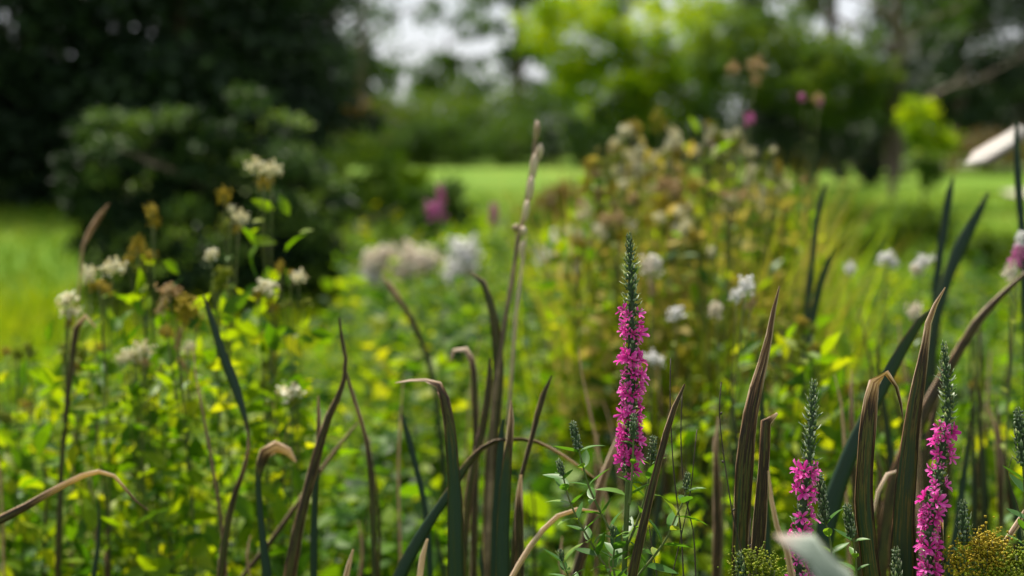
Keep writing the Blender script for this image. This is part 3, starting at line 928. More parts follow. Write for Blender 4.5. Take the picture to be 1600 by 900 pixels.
def flower_mesh(seed):
    """one loosestrife floret: tubular calyx and six crumpled petals, opening along +Z (metres)"""
    r = random.Random(seed)
    b = Bag()
    V, F = tube([(0, 0, 0), (0, 0, 0.003), (0, 0, 0.006)], [0.0009, 0.0012, 0.0016], 5)
    b.add(V, F, 0.5, 1)
    for i in range(6):
        a = i * math.pi / 3 + r.uniform(-.2, .2)
        L = r.uniform(0.0066, 0.0098)
        w = r.uniform(0.0011, 0.0018)
        op = r.uniform(0.75, 1.25)
        ca, sa = math.cos(a), math.sin(a)
        Vp, T = [], []
        for j, u in enumerate((0, 0.4, 0.75, 1.0)):
            ww = w * (0.35, 0.95, 1.05, 0.35)[j]
            ang = op * (0.6 + 0.5 * u)
            rad = 0.0013 + L * u * math.sin(ang)
            z = 0.0055 + L * u * math.cos(ang) + r.uniform(-.0007, .0007)
            for sgn in (-1, 0, 1):
                zz = z + (abs(sgn) * 0.0008 + r.uniform(-.0006, .0006) if u > 0 else 0)
                Vp.append((ca * rad - sa * sgn * ww, sa * rad + ca * sgn * ww, zz))
                T.append(0.15 + 0.62 * u + r.uniform(-.08, .08))
        Fp = []
        for j in range(3):
            q = j * 3
            Fp += [[q, q + 1, q + 4], [q, q + 4, q + 3], [q + 1, q + 2, q + 5], [q + 1, q + 5, q + 4]]
        b.add(Vp, Fp, T, 0)
    return b.mesh('flower', [M['petal'], M['calyx']])


FLOWERS = [flower_mesh(s) for s in range(6)]


def axis_frames(c):
    t = np.gradient(c, axis=0)
    t /= np.linalg.norm(t, axis=1, keepdims=True)
    a = np.cross(t, [0.2, 0.97, 0.1])
    a /= np.linalg.norm(a, axis=1, keepdims=True)
    return t, a, np.cross(t, a)


def bud_spike(curve, r0, r1, spacing0, spacing1, blen, seed=0, per=6, flare=1.0):
    """overlapping whorls of hairy bracts and buds; curve is tip first (world or local)"""
    r = np.random.default_rng(seed)
    c = catmull(curve, 60)
    t, a, b_ = axis_frames(c)
    seg = np.concatenate([[0], np.cumsum(np.linalg.norm(np.diff(c, axis=0), axis=1))])
    L = seg[-1]
    b = Bag()
    rad = np.interp(seg / L, [0, 0.15, 1], [r0 * 0.35, r0 * 0.7, r1 * 0.55])
    V, F = tube(c[::3], rad[::3] * 0.8, 7)
    b.add(V, F, 0.25)
    s, k = 0.0, 0
    P0, D, NN, S, T = [], [], [], [], []
    bp, bs = [], []
    while s < L:
        f = s / L
        i = int(np.searchsorted(seg, s).clip(0, 59))
        rr = (r0 + (r1 - r0) * f)
        for q in range(per):
            an = (q + 0.5 * (k % 2)) * 2 * math.pi / per + r.uniform(-.25, .25)
            out = math.cos(an) * a[i] + math.sin(an) * b_[i]
            upv = -t[i]
            spread = flare * (0.35 + 0.65 * min(1, f * 3)) * r.uniform(0.55, 1.4)
            d = upv * math.cos(spread) + out * math.sin(spread)
            P0.append(c[i] + out * rr * 0.35)
            D.append(d)
            NN.append(out * math.cos(spread) - upv * math.sin(spread) + 0.2 * r.normal(size=3))
            ln = blen * (0.55 + 0.45 * min(1, f * 2.5)) * r.uniform(0.75, 1.25)
            S.append(ln)
            T.append(r.uniform(0.1, 0.5))
            bp.append(c[i] + out * rr * 0.72 - t[i] * 0.001)
            bs.append(rr * r.uniform(0.18, 0.34))
        s += spacing0 + (spacing1 - spacing0) * f
        k += 1
    P0, D, NN, S, T = map(np.array, (P0, D, NN, S, T))
    tv = np.array([0, 0.05, 0.2, 0.75, 0.2, 0.05, 0.0, 0.12])
    V, F, tt = scatter(LEAF8_V, LEAF8_F, frames(D, NN), np.stack([S * 0.72, S, S], 1), P0, T, tv)
    b.add(V, F, tt)
    bp, bs = np.array(bp), np.array(bs)
    V, F, tt = scatter(OCT_V, OCT_F, frames(rand_unit(len(bp)), rand_unit(len(bp))), bs, bp, r.uniform(0.2, 0.75, len(bp)))
    b.add(V, F, tt)
    return b.mesh('bud_tip', M['bract'])


def put_leaf(parent, meshes, p, direction, normal, size, name='leaf', width=1.0):
    o = link(name, random.choice(meshes), parent)
    R = frames(np.array([direction], dtype=float), np.array([normal], dtype=float))[0]
    mt = Matrix([[*R[0], p[0]], [*R[1], p[1]], [*R[2], p[2]], [0, 0, 0, 1]])
    o.matrix_local = mt @ Matrix.Diagonal((size * width, size, size, 1))
    return o


def leaf_pairs(parent, curve, start, spacing, size, meshes=LEAVES, seed=1, end=1.0, rise=0.5, size2=None):
    """opposite leaf pairs along a stem (curve tip first, local), every pair turned by a quarter"""
    r = random.Random(seed)
    c = catmull(curve, 80)
    seg = np.concatenate([[0], np.cumsum(np.linalg.norm(np.diff(c, axis=0), axis=1))])
    t, a, b_ = axis_frames(c)
    s, k = start, 0
    while s < seg[-1] * end:
        i = int(np.searchsorted(seg, s).clip(0, 79))
        an = (k % 2) * math.pi / 2 + r.uniform(-.5, .5)
        f = s / seg[-1]
        sz = size + ((size2 - size) * f if size2 else 0)
        for sg in (0, math.pi):
            if r.random() < 0.12:
                continue
            q = an + sg + r.uniform(-.3, .3)
            out = math.cos(q) * a[i] + math.sin(q) * b_[i]
            e = rise * r.uniform(0.5, 1.4)
            d = out * math.cos(e) - t[i] * math.sin(e)
            n = -t[i] * math.cos(e) - out * math.sin(e) * -1 + np.array([r.uniform(-.3, .3), r.uniform(-.3, .3), 0.3])
            put_leaf(parent, meshes, c[i], d, -t[i] + 0.3 * np.array([r.uniform(-1, 1), r.uniform(-1, 1), 0.5]), sz * r.uniform(0.9, 1.45))
        s += spacing * r.uniform(0.8, 1.2)
        k += 1


def local(pts, base):
    return [np.array(p) - np.array(base) for p in pts]


def loosestrife(label, axis_px, d, bud_end, flower_end, r_bud, density, seed, shoots=(), group='flowering purple loosestrife', stem_leaves=True, bias=None):
    """axis_px: tip-first pixels; bud_end / flower_end: pixel rows where buds turn to flowers and where flowers stop"""
    r = random.Random(seed)
    pts = [list(P(x, y, d)) for x, y in axis_px]
    full = to_ground(pts)
    base = np.array(full[-1])
    base[2] = 0
    t = thing('purple_loosestrife', label, 'wildflower', base, group)
    loc = local(full, base)
    C = catmull(loc, 240)
    rows = np.interp(np.arange(240), np.arange(240), C[:, 2])
    zb = P(0, bud_end, d).z
    zf = P(0, flower_end, d).z
    ib = int(np.argmax(C[:, 2] < zb))
    jf = int(np.argmax(C[:, 2] < zf))
    seg = np.concatenate([[0], np.cumsum(np.linalg.norm(np.diff(C, axis=0), axis=1))])
    rad = np.interp(seg, [0, seg[ib], seg[jf], seg[-1]], [0.0008, 0.0018, 0.0026, 0.0042])
    b = Bag()
    b.add(*tube(C[::3], rad[::3], 7), 0.4)
    link('stem', b.mesh('stem', M['stem']), t)
    step = max(1, ib // 8)
    link('bud_tip', bud_spike(C[0:ib + 1:step], r_bud * 0.42, r_bud * 0.95, 0.0034, 0.0062, 0.0098, seed), t)
    # flowering part: green whorls with florets around
    sp = link('flower_spike', bud_spike(C[ib:jf + 1:max(1, (jf - ib) // 12)], r_bud * 0.9, r_bud * 0.85, 0.0062, 0.007, 0.0095, seed + 1, 6, 1.25), t)
    tt, a, b_ = axis_frames(C)
    s, k = seg[ib] - 0.002, 0
    while s < seg[jf]:
        i = int(np.searchsorted(seg, s))
        f = (s - seg[ib]) / (seg[jf] - seg[ib])
        whorl = r.uniform(0.72, 1.12)
        for q in range(7):
            an = (q + 0.5 * (k % 2)) * 2 * math.pi / 7 + r.uniform(-.3, .3)
            dens = density(f) if callable(density) else density
            dens = dens * (0.5 + 0.85 * (0.5 + 0.5 * math.sin(an * 2 + k * 0.9 + seed) * math.sin(k * 1.7 + seed)))
            if r.random() > dens:
                continue
            out = math.cos(an) * a[i] + math.sin(an) * b_[i]
            d3 = Vector(out) * 1.0 + Vector(-tt[i]) * r.uniform(0.0, 0.55)
            o = link('flower', FLOWERS[r.randrange(6)], sp)
            pos = C[i] + out * r_bud * 0.35 + tt[i] * r.uniform(-.003, .003)
            sc = r.uniform(0.6, 1.08) * whorl
            o.matrix_local = Matrix.Translation(Vector(pos)) @ d3.to_track_quat('Z', 'Y').to_matrix().to_4x4() @ Matrix.Rotation(r.uniform(0, 6.28), 4, 'Z') @ Matrix.Scale(sc, 4)
        s += 0.0072 * r.uniform(0.7, 1.4)
        k += 1
    if stem_leaves:
        leaf_pairs(t, C[jf + 2::6], 0.008, 0.026, 0.022, seed=seed, end=0.75, size2=0.05)
    for sh in shoots:
        side_shoot(t, base, d, sh, seed)
    return t


def side_shoot(t, base, d, sh, seed):
    """sh: dict(px tip-first, bud length in pixels, radius m, leaf size m, dd depth offset)"""
    dd = d + sh.get('dd', 0)
    pts = [np.array(P(x, y, dd)) for x, y in sh['px']]
    if sh.get('ground'):
        pts = [np.array(q) for q in to_ground([list(p) for p in pts])]
    pts = [p - base for p in pts]
    C = catmull(pts, 80)
    seg = np.concatenate([[0], np.cumsum(np.linalg.norm(np.diff(C, axis=0), axis=1))])
    L = sh['bud'] * dd / FPX
    ib = max(4, int(np.searchsorted(seg, L)))
    b = Bag()
    b.add(*tube(C[::2], np.linspace(0.0007, sh.get('sr', 0.0014), len(C[::2])), 6), sh.get('tone', 0.55))
    s = link('side_shoot', b.mesh('side_shoot', M['stem']), t)
    link('bud_tip', bud_spike(C[0:ib + 1:max(1, ib // 5)], sh.get('r', 0.004) * 0.8, sh.get('r', 0.004), 0.0028, 0.0045, sh.get('blen', 0.0065), seed + len(sh['px']) + int(sh['px'][0][0]), 6, 0.5), s)
    if sh.get('leaf', 0.017) > 0:
        leaf_pairs(s, C[ib:], 0.002, sh.get('gap', 0.017), sh.get('leaf', 0.017), seed=seed + int(sh['px'][0][0]), end=sh.get('end', 0.85), rise=sh.get('rise', 0.6), size2=sh.get('leaf2'))
    return s


MAIN_D = 1.37
loosestrife('tall magenta loosestrife spike crowded with flowers, leafy side shoots round its stem',
            [(983, 370), (985, 420), (987, 480), (987, 560), (986, 640), (984, 700), (981, 760), (978, 830), (975, 900)], MAIN_D, 487, 733, 0.0080,
            lambda f: np.interp(f, [0, 0.1, 0.3, 0.6, 0.85, 0.93, 1], [0.55, 0.62, 0.78, 0.9, 0.85, 0.5, 0.45]), 11,
            shoots=[
                dict(px=[(895, 663), (901, 690), (909, 721), (922, 765), (932, 787), (950, 822), (974, 858)], bud=40, r=0.0056, leaf=0.021, gap=0.015, leaf2=0.017, dd=-0.01),
                dict(px=[(873, 722), (880, 745), (886, 770), (898, 802), (917, 837), (935, 868), (953, 897), (960, 930)], bud=22, r=0.0042, leaf=0.020, gap=0.014, leaf2=0.022, dd=-0.02),
                dict(px=[(1021, 685), (1018, 715), (1013, 753), (1005, 787), (992, 825), (978, 856)], bud=38, r=0.0052, leaf=0.017, gap=0.016, dd=0.01),
                dict(px=[(1074, 742), (1070, 775), (1055, 810), (1039, 845), (1025, 865), (999, 897), (980, 925)], bud=22, r=0.0042, leaf=0.021, gap=0.013, leaf2=0.027, dd=0.0),
                dict(px=[(876, 863), (880, 880), (888, 900), (900, 930), (935, 980), (968, 1020)], bud=14, r=0.0036, leaf=0.018, gap=0.009, dd=-0.03, end=0.35),
                dict(px=[(990, 651), (990, 675), (989, 710), (987, 750), (983, 790)], bud=40, r=0.0058, leaf=0.013, gap=0.02, dd=-0.022),
                dict(px=[(957, 825), (960, 850), (958, 880), (965, 920), (973, 950)], bud=14, r=0.0036, leaf=0.018, gap=0.009, dd=-0.03),
            ])
loosestrife('loosestrife with long green bud tip and few pink flowers, partly behind the pale leaf',
            [(1271, 600), (1269, 640), (1266, 690), (1262, 725), (1256, 780), (1250, 830), (1247, 870), (1250, 920)], MAIN_D - 0.01, 733, 915, 0.0078,
            lambda f: np.interp(f, [0, 0.1, 0.15, 0.35, 0.4, 0.62, 0.8, 1], [0.75, 0.5, 0.3, 0.35, 0.75, 0.85, 0.6, 0.8]), 23,
            shoots=[
                dict(px=[(1281, 745), (1285, 780), (1290, 815), (1298, 850), (1296, 900), (1275, 980)], bud=72, r=0.0062, leaf=0.018, gap=0.014, dd=0.012, blen=0.0085),
                dict(px=[(1324, 793), (1328, 820), (1334, 850), (1338, 900), (1320, 980), (1285, 1060)], bud=48, r=0.0060, leaf=0.017, gap=0.014, dd=0.02, blen=0.009),
            ])
loosestrife('leaning loosestrife with pink flower tufts and green tip beside the pointed reed leaf',
            [(1475, 540), (1477, 580), (1481, 620), (1481, 650), (1474, 690), (1470, 730), (1460, 775), (1452, 830), (1453, 880), (1457, 930)], MAIN_D, 672, 925, 0.0078,
            lambda f: np.interp(f, [0, 0.12, 0.25, 0.4, 0.6, 0.68, 0.78, 1], [0.7, 0.5, 0.4, 0.65, 0.55, 0.35, 0.85, 0.95]), 37)


def bud_plant(label, px, d, bud, r, seed, leaf=0.018, blen=0.009, gap=0.016):
    pts = to_ground([list(P(x, y, d)) for x, y in px])
    base = np.array(pts[-1]); base[2] = 0
    t = thing('loosestrife_bud', label, 'wildflower', base, 'loosestrife still in bud')
    C = catmull(local(pts, base), 120)
    seg = np.concatenate([[0], np.cumsum(np.linalg.norm(np.diff(C, axis=0), axis=1))])
    ib = max(4, int(np.searchsorted(seg, bud * d / FPX)))
    b = Bag()
    b.add(*tube(C[::3], np.linspace(0.001, 0.003, len(C[::3])), 6), 0.4)
    link('stem', b.mesh('stem', M['stem']), t)
    link('bud_tip', bud_spike(C[0:ib + 1:max(1, ib // 6)], r * 0.8, r, 0.0032, 0.0052, blen, seed, 6, 0.6), t)
    leaf_pairs(t, C[ib::2], 0.004, gap, leaf, seed=seed, end=0.5, size2=0.03)


bud_plant('dark green loosestrife bud spike with a thin curled tendril beside it', [(1591, 645), (1595, 690), (1599, 730), (1602, 800), (1600, 900)], 1.36, 85, 0.0068, 51, blen=0.010)
bud_plant('short green loosestrife bud spike rising behind the yellow flower head', [(1504, 788), (1506, 820), (1507, 850), (1505, 900)], 1.36, 62, 0.0068, 52)
bud_plant('blunt green loosestrife bud at the foot of the pointed reed leaf', [(1400, 862), (1401, 890), (1403, 930)], 1.40, 60, 0.0062, 53)
bud_plant('small green loosestrife bud beside the lime tufts at the brown reed foot', [(1157, 868), (1158, 885), (1160, 930)], 1.33, 24, 0.0050, 54)


# thin dark twigs
def twig(label, pts, d, r, knobs=0, group='thin bare twigs', tendril=False):
    p = [list(P(x, y, d)) for x, y in pts]
    p = to_ground(p)
    base = np.array(p[-1]); base[2] = 0
    C = catmull(local(p, base), 70)
    t = thing('bare_twig', label, 'twig', base, group)
    b = Bag()
    b.add(*tube(C, np.linspace(r * 0.6, r * 1.6, 70) * (1 + 0.12 * np.sin(np.arange(70) * 1.9)), 6))
    link('stem', b.mesh('stem', M['twig']), t)
    for k in range(knobs):
        i = int(2 + k * 34 / max(1, knobs))
        q = Bag()
        side = (-1) ** k
        q.add(*tube([C[i], C[i] + np.array([side * 0.0016, -0.0004, 0.0008]), C[i] + np.array([side * 0.0026, 0, 0.0026])], [r * 0.6, r * 1.5, r * 0.4], 5))
        link('seed_pod', q.mesh('seed_pod', M['twig']), t)


twig('fine dark twig with tiny knobs standing alone before the brown reed leaf', [(1127, 597), (1124, 640), (1128, 690), (1137, 755), (1148, 820), (1160, 868), (1170, 930)], 1.37, 0.0009, 11)
twig('straight thin dark twig just left of the smooth dark reed stalk tip', [(1048, 560), (1047, 610), (1049, 680), (1055, 760), (1064, 830), (1068, 900)], 1.40, 0.0010)
twig('pale-tipped thin twig above the leafy right side shoot', [(1089, 671), (1085, 710), (1080, 760), (1066, 830), (1050, 900)], 1.38, 0.0008)
twig('dark thin twig bent outward beside the leafy right side shoot', [(1066, 610), (1064, 690), (1070, 770), (1083, 830), (1087, 900)], 1.39, 0.0009)
twig('short knobby twig tip before the brown reed foot', [(1173, 810), (1171, 840), (1168, 870), (1166, 930)], 1.36, 0.0008, 3)
twig('thin curled dark tendril by the right-hand bud spike', [(1600, 722), (1585, 712), (1575, 730), (1580, 765), (1590, 790), (1600, 850)], 1.37, 0.0006)
twig('dark twig crossing low behind the main spike stem', [(1014, 820), (1018, 850), (1025, 890), (1030, 930)], 1.42, 0.0009)


# ------------------------------------------------------------------ little-flowered heads
def head_mesh(kind, n, radii, size, seed, plume=True, name='flower_head'):
    r = np.random.default_rng(seed)
    d = r.normal(size=(n, 3))
    d /= np.linalg.norm(d, axis=1, keepdims=True)
    lob = 0.66 + 0.5 * np.sin(d[:, 0] * 5 + seed) * np.cos(d[:, 1] * 4.3 + seed * 2) + 0.1 * np.sin(d[:, 2] * 9)
    p = d * (r.random(n) ** 0.4 * lob)[:, None] * np.array(radii)
    s = size * r.uniform(0.6, 1.5, n)
    fr = frames(r.normal(size=(n, 3)), r.normal(size=(n, 3)))
    V, F, t = scatter(OCT_V, OCT_F, fr, np.stack([s, s, s * 0.7], 1), p, r.uniform(0.1, 1, n))
    return mesh(name, V, F, M[kind], {'tone': t}, smooth=True)


HEADS = {}
for kind in ('cream', 'yellow', 'limebud', 'tan', 'pink', 'white', 'dusty'):
    HEADS[kind] = [head_mesh(kind, 150, (1, 1, 0.8), 0.11, 100 + q) for q in range(3)]


def flower_plant(name, label, cat, px, py, d, heads, group, leaf=0.03, nleaf=7, stem_r=0.0018, top_leaves=True, lean=0.0, seed=0, foliage=0, spread=0.07, fmat='herb'):
    """heads: (dx px, dy px, width px, height px, kind) relative to (px, py)"""
    r = random.Random(seed + int(px * 7 + py))
    top = np.array(P(px, py, d))
    base = np.array([top[0] + lean + r.uniform(-.05, .05), top[1] + r.uniform(-.04, .04), 0])
    t = thing(name, label, cat, base, group)
    tl = top - base
    C = catmull([np.array([0, 0, -0.01]), tl * 0.35 + np.array([r.uniform(-.02, .02), 0, 0]), tl * 0.7 + np.array([r.uniform(-.015, .015), 0, 0]), tl], 40)
    b = Bag()
    b.add(*tube(C, np.linspace(stem_r * 1.7, stem_r * 0.7, 40), 6), r.uniform(0.2, 0.7))
    for dx, dy, w, h, kind in heads:
        q = np.array(P(px + dx, py + dy, d + r.uniform(-.03, .03))) - base
        i = max(20, 38 - int(abs(dx) / 4) - 4)
        b.add(*tube(catmull([C[i], (C[i] + q) / 2 + np.array([0, 0, -0.004]), q], 6), np.linspace(stem_r * 0.6, stem_r * 0.4, 6), 4), 0.6)
    link('stem', b.mesh('stem', M['stem']), t)
    for dx, dy, w, h, kind in heads:
        q = np.array(P(px + dx, py + dy, d + r.uniform(-.01, .01))) - base
        o = link('flower_head', r.choice(HEADS[kind]), t, q)
        o.scale = (w * d / FPX * 0.66, w * d / FPX * 0.56, h * d / FPX * 0.78)
        o.rotation_euler = (r.uniform(-.4, .4), r.uniform(-.5, .5), r.uniform(0, 6.28))
    if foliage:
        f = rng.random(foliage) ** 0.8
        pos = C[(f * 38).astype(int)] + rng.normal(size=(foliage, 3)) * np.array([spread, spread, 0.03])
        pos[:, 2] = pos[:, 2].clip(0.02)
        L = rng.uniform(0.025, 0.06, foliage)
        V, F, tn = scatter(LEAF8_V, LEAF8_F, frames(rand_unit(foliage) + np.array([0, 0, 0.4]), rand_unit(foliage) + np.array([0, 0, 0.8])), L, pos, rng.uniform(0.25, 0.95, foliage))
        link('foliage', mesh('foliage', V, F, M[fmat], {'tone': tn}, smooth=False), t)
    for k in range(nleaf):
        i = int(39 * (0.97 - 0.6 * k / max(1, nleaf)))
        a = r.uniform(0, 6.28)
        e = r.uniform(0.1, 0.8)
        put_leaf(t, HLEAVES, C[i], (math.cos(a) * math.cos(e), math.sin(a) * math.cos(e), math.sin(e)), (r.uniform(-.4, .4), r.uniform(-.4, .4), 1), leaf * r.uniform(0.7, 1.3) * (0.7 + 0.6 * k / max(1, nleaf)))
    return t


MS = 'creamy meadow flowers'
for lab, px, py, d, heads, nl in [
        ('highest cream meadowsweet with two plumes above the glossy shrub', 410, 285, 2.35, [(-10, -25, 34, 28, 'cream'), (17, -20, 26, 28, 'cream'), (2, 2, 26, 26, 'yellow'), (14, -4, 14, 14, 'yellow')], 3),
        ('single yellow-green meadowsweet bud head against the dark shrub', 240, 345, 2.35, [(-3, -16, 26, 24, 'yellow'), (2, 2, 16, 22, 'yellow')], 2),
        ('yellow-green bud and cream plume on one meadowsweet stem', 358, 350, 2.3, [(-8, -43, 26, 34, 'yellow'), (17, -10, 26, 26, 'cream'), (4, -22, 18, 16, 'cream'), (-6, 5, 26, 40, 'limebud'), (14, 8, 18, 14, 'yellow')], 4),
        ('loose olive-yellow bud spray against the dark shrub foot', 222, 405, 2.3, [(-8, -18, 26, 28, 'yellow'), (10, -4, 24, 22, 'yellow'), (-20, 0, 22, 18, 'yellow'), (-5, 14, 22, 18, 'limebud'), (-4, -30, 14, 20, 'yellow')], 4),
        ('twin cream plumes of meadowsweet left of the olive-yellow spray', 158, 450, 2.2, [(18, -32, 38, 28, 'cream'), (-20, -20, 28, 32, 'cream'), (-4, -4, 34, 18, 'yellow'), (8, 4, 20, 20, 'yellow')], 4),
        ('two-tiered cream meadowsweet head beside a dark bent stalk', 106, 495, 2.15, [(-3, -28, 38, 20, 'cream'), (4, -8, 32, 20, 'cream'), (2, 8, 18, 22, 'yellow')], 3),
        ('small cream head with a bright green leaf tuft below', 340, 440, 2.2, [(-10, -42, 24, 20, 'cream'), (4, -5, 28, 44, 'limebud'), (18, -14, 20, 16, 'limebud'), (-4, 18, 18, 26, 'limebud')], 6),
        ('cream head leaning out before the dark shrub foot', 425, 470, 2.2, [(-5, -20, 40, 26, 'cream'), (-22, -8, 16, 18, 'yellow'), (0, 10, 22, 32, 'yellow'), (4, 34, 14, 26, 'limebud')], 3),
        ('cream and yellow head right of the leaning cream one', 455, 478, 2.25, [(12, -44, 32, 22, 'cream'), (-18, -60, 14, 26, 'yellow'), (20, -2, 26, 16, 'limebud'), (-8, -2, 26, 16, 'limebud'), (-2, -52, 12, 10, 'yellow')], 3),
        ('withered pinkish tan head with a yellow plume beside it', 275, 500, 2.1, [(-10, -45, 40, 26, 'tan'), (-22, -22, 18, 34, 'tan'), (14, -20, 48, 40, 'yellow'), (20, 0, 36, 34, 'yellow'), (4, 30, 16, 50, 'tan'), (-14, 20, 30, 26, 'yellow'), (30, -2, 16, 18, 'limebud')], 5),
        ('low cream cluster in the leafy undergrowth under the withered head', 214, 570, 2.2, [(-14, -15, 32, 24, 'cream'), (10, -24, 34, 28, 'cream'), (12, -4, 24, 16, 'tan'), (-26, -8, 18, 18, 'cream')], 5),
        ('small faded cream tuft under the yellow plume', 295, 560, 2.15, [(0, -16, 24, 22, 'cream'), (-10, 10, 14, 34, 'tan')], 4),
        ('flat cream flower head low beside the forked dark stalk', 456, 625, 2.1, [(-2, -14, 46, 22, 'cream'), (0, 4, 30, 14, 'limebud')], 5)]:
    flower_plant('meadowsweet', lab, 'wildflower', px, py, d, heads, MS, 0.032, nl + 4, foliage=90, spread=0.028)

for k, (lab, px, py, d, heads) in enumerate([
        ('white fluffy head on a pale stem, nearest the magenta spike on its right', 1163, 465, 2.1, [(4, -18, 34, 30, 'white'), (-12, -2, 22, 24, 'white'), (12, 10, 18, 34, 'tan')]),
        ('pale pinkish head directly behind the magenta spike tip', 1018, 430, 2.6, [(0, -14, 40, 34, 'dusty'), (6, -22, 26, 18, 'white'), (0, 18, 16, 30, 'tan')]),
        ('small white head low behind the magenta spike', 1055, 500, 2.6, [(0, -10, 30, 22, 'white')]),
        ('round white head level with the flowering part of the magenta spike', 1020, 570, 2.5, [(0, -10, 34, 22, 'white')]),
        ('wide white head near the pale upright leaf tip', 1440, 430, 2.7, [(2, -20, 36, 24, 'white'), (-8, -8, 22, 22, 'dusty')]),
        ('white double head between two green reed blades', 1385, 415, 2.8, [(-2, -12, 32, 20, 'white'), (10, -4, 20, 18, 'white')]),
        ('small round white head on the open right side of the meadow', 1328, 425, 2.9, [(0, -6, 20, 22, 'white')]),
        ('small cream head deep in the tall straw clump', 1031, 350, 3.4, [(0, -10, 20, 18, 'cream'), (30, -18, 20, 20, 'cream')]),
        ('pale small head half hidden by the wide green reed blade', 1428, 495, 2.4, [(0, -8, 26, 30, 'dusty')]),
        ('faded beige head on a stalk left of the white fluffy one', 1118, 490, 2.4, [(0, -6, 26, 30, 'dusty')]),
        ('pale pink head at the edge of the dark reeds', 1580, 440, 2.1, [(0, -14, 24, 34, 'dusty'), (10, -40, 30, 40, 'pink'), (14, -66, 18, 30, 'white')])]):
    flower_plant('meadow_flower', lab, 'wildflower', px, py, d, heads, 'pale meadow flowers on the right', 0.03, 6, seed=k)

for k in range(26):
    r = random.Random(400 + k)
    left = k < 15
    px = r.uniform(-20, 520) if left else r.uniform(1060, 1560)
    py = r.uniform(500, 640)
    hs = [(r.uniform(-18, 18), r.uniform(-10, 26), r.uniform(12, 26), r.uniform(14, 30), r.choice(['limebud', 'yellow', 'limebud'])) for _ in range(3)]
    side = 'among the cream meadowsweets' if left else 'among the reeds behind the loosestrife'
    flower_plant('leafy_herb', 'leafy lime-green herb with small yellowish buds ' + side, 'wildflower', px, py, r.uniform(2.2, 3.0), hs, 'leafy herbs ' + side, 0.055, 12, 0.002, seed=k + 300, foliage=160, spread=0.04)
# tall straw and yellow-green clump behind the main spike
TS = 'tall straw-topped plants behind the loosestrife'
for k, (lab, px, py, d, heads) in enumerate([
        ('tallest straw-topped plant, its twin plume leaning right', 1040, 205, 3.8, [(0, 0, 30, 50, 'cream'), (-8, 10, 26, 50, 'yellow'), (10, 30, 26, 46, 'cream'), (22, 46, 20, 36, 'tan')]),
        ('cream plume with a speck of violet below it', 1100, 215, 3.8, [(0, -5, 24, 36, 'cream'), (2, 16, 12, 14, 'pink'), (8, -12, 18, 30, 'yellow')]),
        ('broad cream plume at the end of the straw clump', 1140, 230, 3.9, [(-4, -4, 28, 24, 'cream'), (20, -16, 28, 28, 'cream'), (14, 6, 26, 30, 'yellow')]),
        ('pale green plume at the near end of the straw clump', 1000, 225, 3.7, [(-2, -8, 34, 34, 'cream'), (-20, 10, 30, 40, 'limebud'), (8, 14, 30, 40, 'cream'), (4, 44, 24, 30, 'yellow')]),
        ('low yellow-green plume beside the open lawn', 965, 250, 3.9, [(0, -6, 36, 34, 'yellow'), (-14, 14, 24, 28, 'limebud'), (8, 18, 26, 30, 'yellow')]),
        ('tan plume with a pale round bead head in front of it', 940, 275, 3.6, [(0, -8, 34, 26, 'tan'), (-18, 4, 22, 40, 'tan'), (22, 4, 24, 24, 'limebud'), (4, 20, 24, 24, 'yellow')]),
        ('straw plume low in the middle of the clump', 1050, 300, 3.5, [(0, -10, 50, 50, 'tan'), (-20, 10, 36, 46, 'yellow'), (22, 14, 34, 46, 'tan'), (4, 40, 34, 40, 'yellow')]),
        ('golden plume with thin stems toward the sunny lawn', 1185, 275, 3.7, [(0, -10, 26, 40, 'yellow'), (16, 12, 24, 40, 'tan'), (-12, 16, 24, 34, 'limebud')]),
        ('last golden plume of the clump, leaning over the lawn', 1225, 305, 3.8, [(0, -10, 34, 34, 'yellow'), (-16, 16, 30, 34, 'limebud')]),
        ('faded tan plume in the heart of the clump', 1140, 320, 3.3, [(0, -4, 40, 22, 'tan'), (-16, 4, 26, 20, 'dusty'), (10, 20, 22, 20, 'tan')]),
        ('yellow-green plume low behind the magenta spike tip', 1090, 370, 3.2, [(0, -8, 36, 40, 'limebud'), (-14, 12, 26, 34, 'yellow'), (14, 14, 26, 34, 'limebud')]),
        ('ochre plume beside the dead stalk', 905, 395, 3.4, [(0, -14, 22, 26, 'yellow'), (4, 16, 20, 40, 'yellow'), (-10, 20, 18, 34, 'limebud')]),
        ('ochre low plume beneath the tan one', 960, 350, 3.3, [(0, -10, 30, 40, 'tan'), (16, 14, 28, 40, 'yellow'), (-14, 18, 26, 34, 'yellow')])]):
    rr = random.Random(k + 700)
    fine = []
    for dx, dy, w, h, kind in heads:
        for _ in range(3):
            fine.append((dx + rr.uniform(-.6, .6) * w, dy + rr.uniform(-.6, .9) * h, w * rr.uniform(.5, .85), h * rr.uniform(.5, .85), rr.choice([kind, kind, 'limebud', 'cream', 'yellow'])))
    flower_plant('straw_plume', lab, 'tall grass', px, py, d, fine, TS, 0.06, 14, 0.003, seed=k + 50, foliage=190, spread=0.065, fmat='herbdry' if k % 3 == 0 else 'herb')

for k in range(18):
    r = random.Random(900 + k)
    px, py = r.uniform(925, 1230), r.uniform(225, 350)
    hs = [(r.uniform(-20, 20), r.uniform(-20, 40), r.uniform(9, 20), r.uniform(12, 26), r.choice(['cream', 'limebud', 'yellow', 'limebud', 'limebud', 'tan'])) for _ in range(7)]
    flower_plant('straw_plume', 'slender yellow-green plume filling in between the taller straw plumes', 'tall grass', px, py, r.uniform(3.4, 4.6), hs, 'slender plumes in the straw clump', 0.07, 10, 0.0025, seed=k + 90, foliage=110, spread=0.06, fmat='herbdry' if k % 4 == 0 else 'herb')
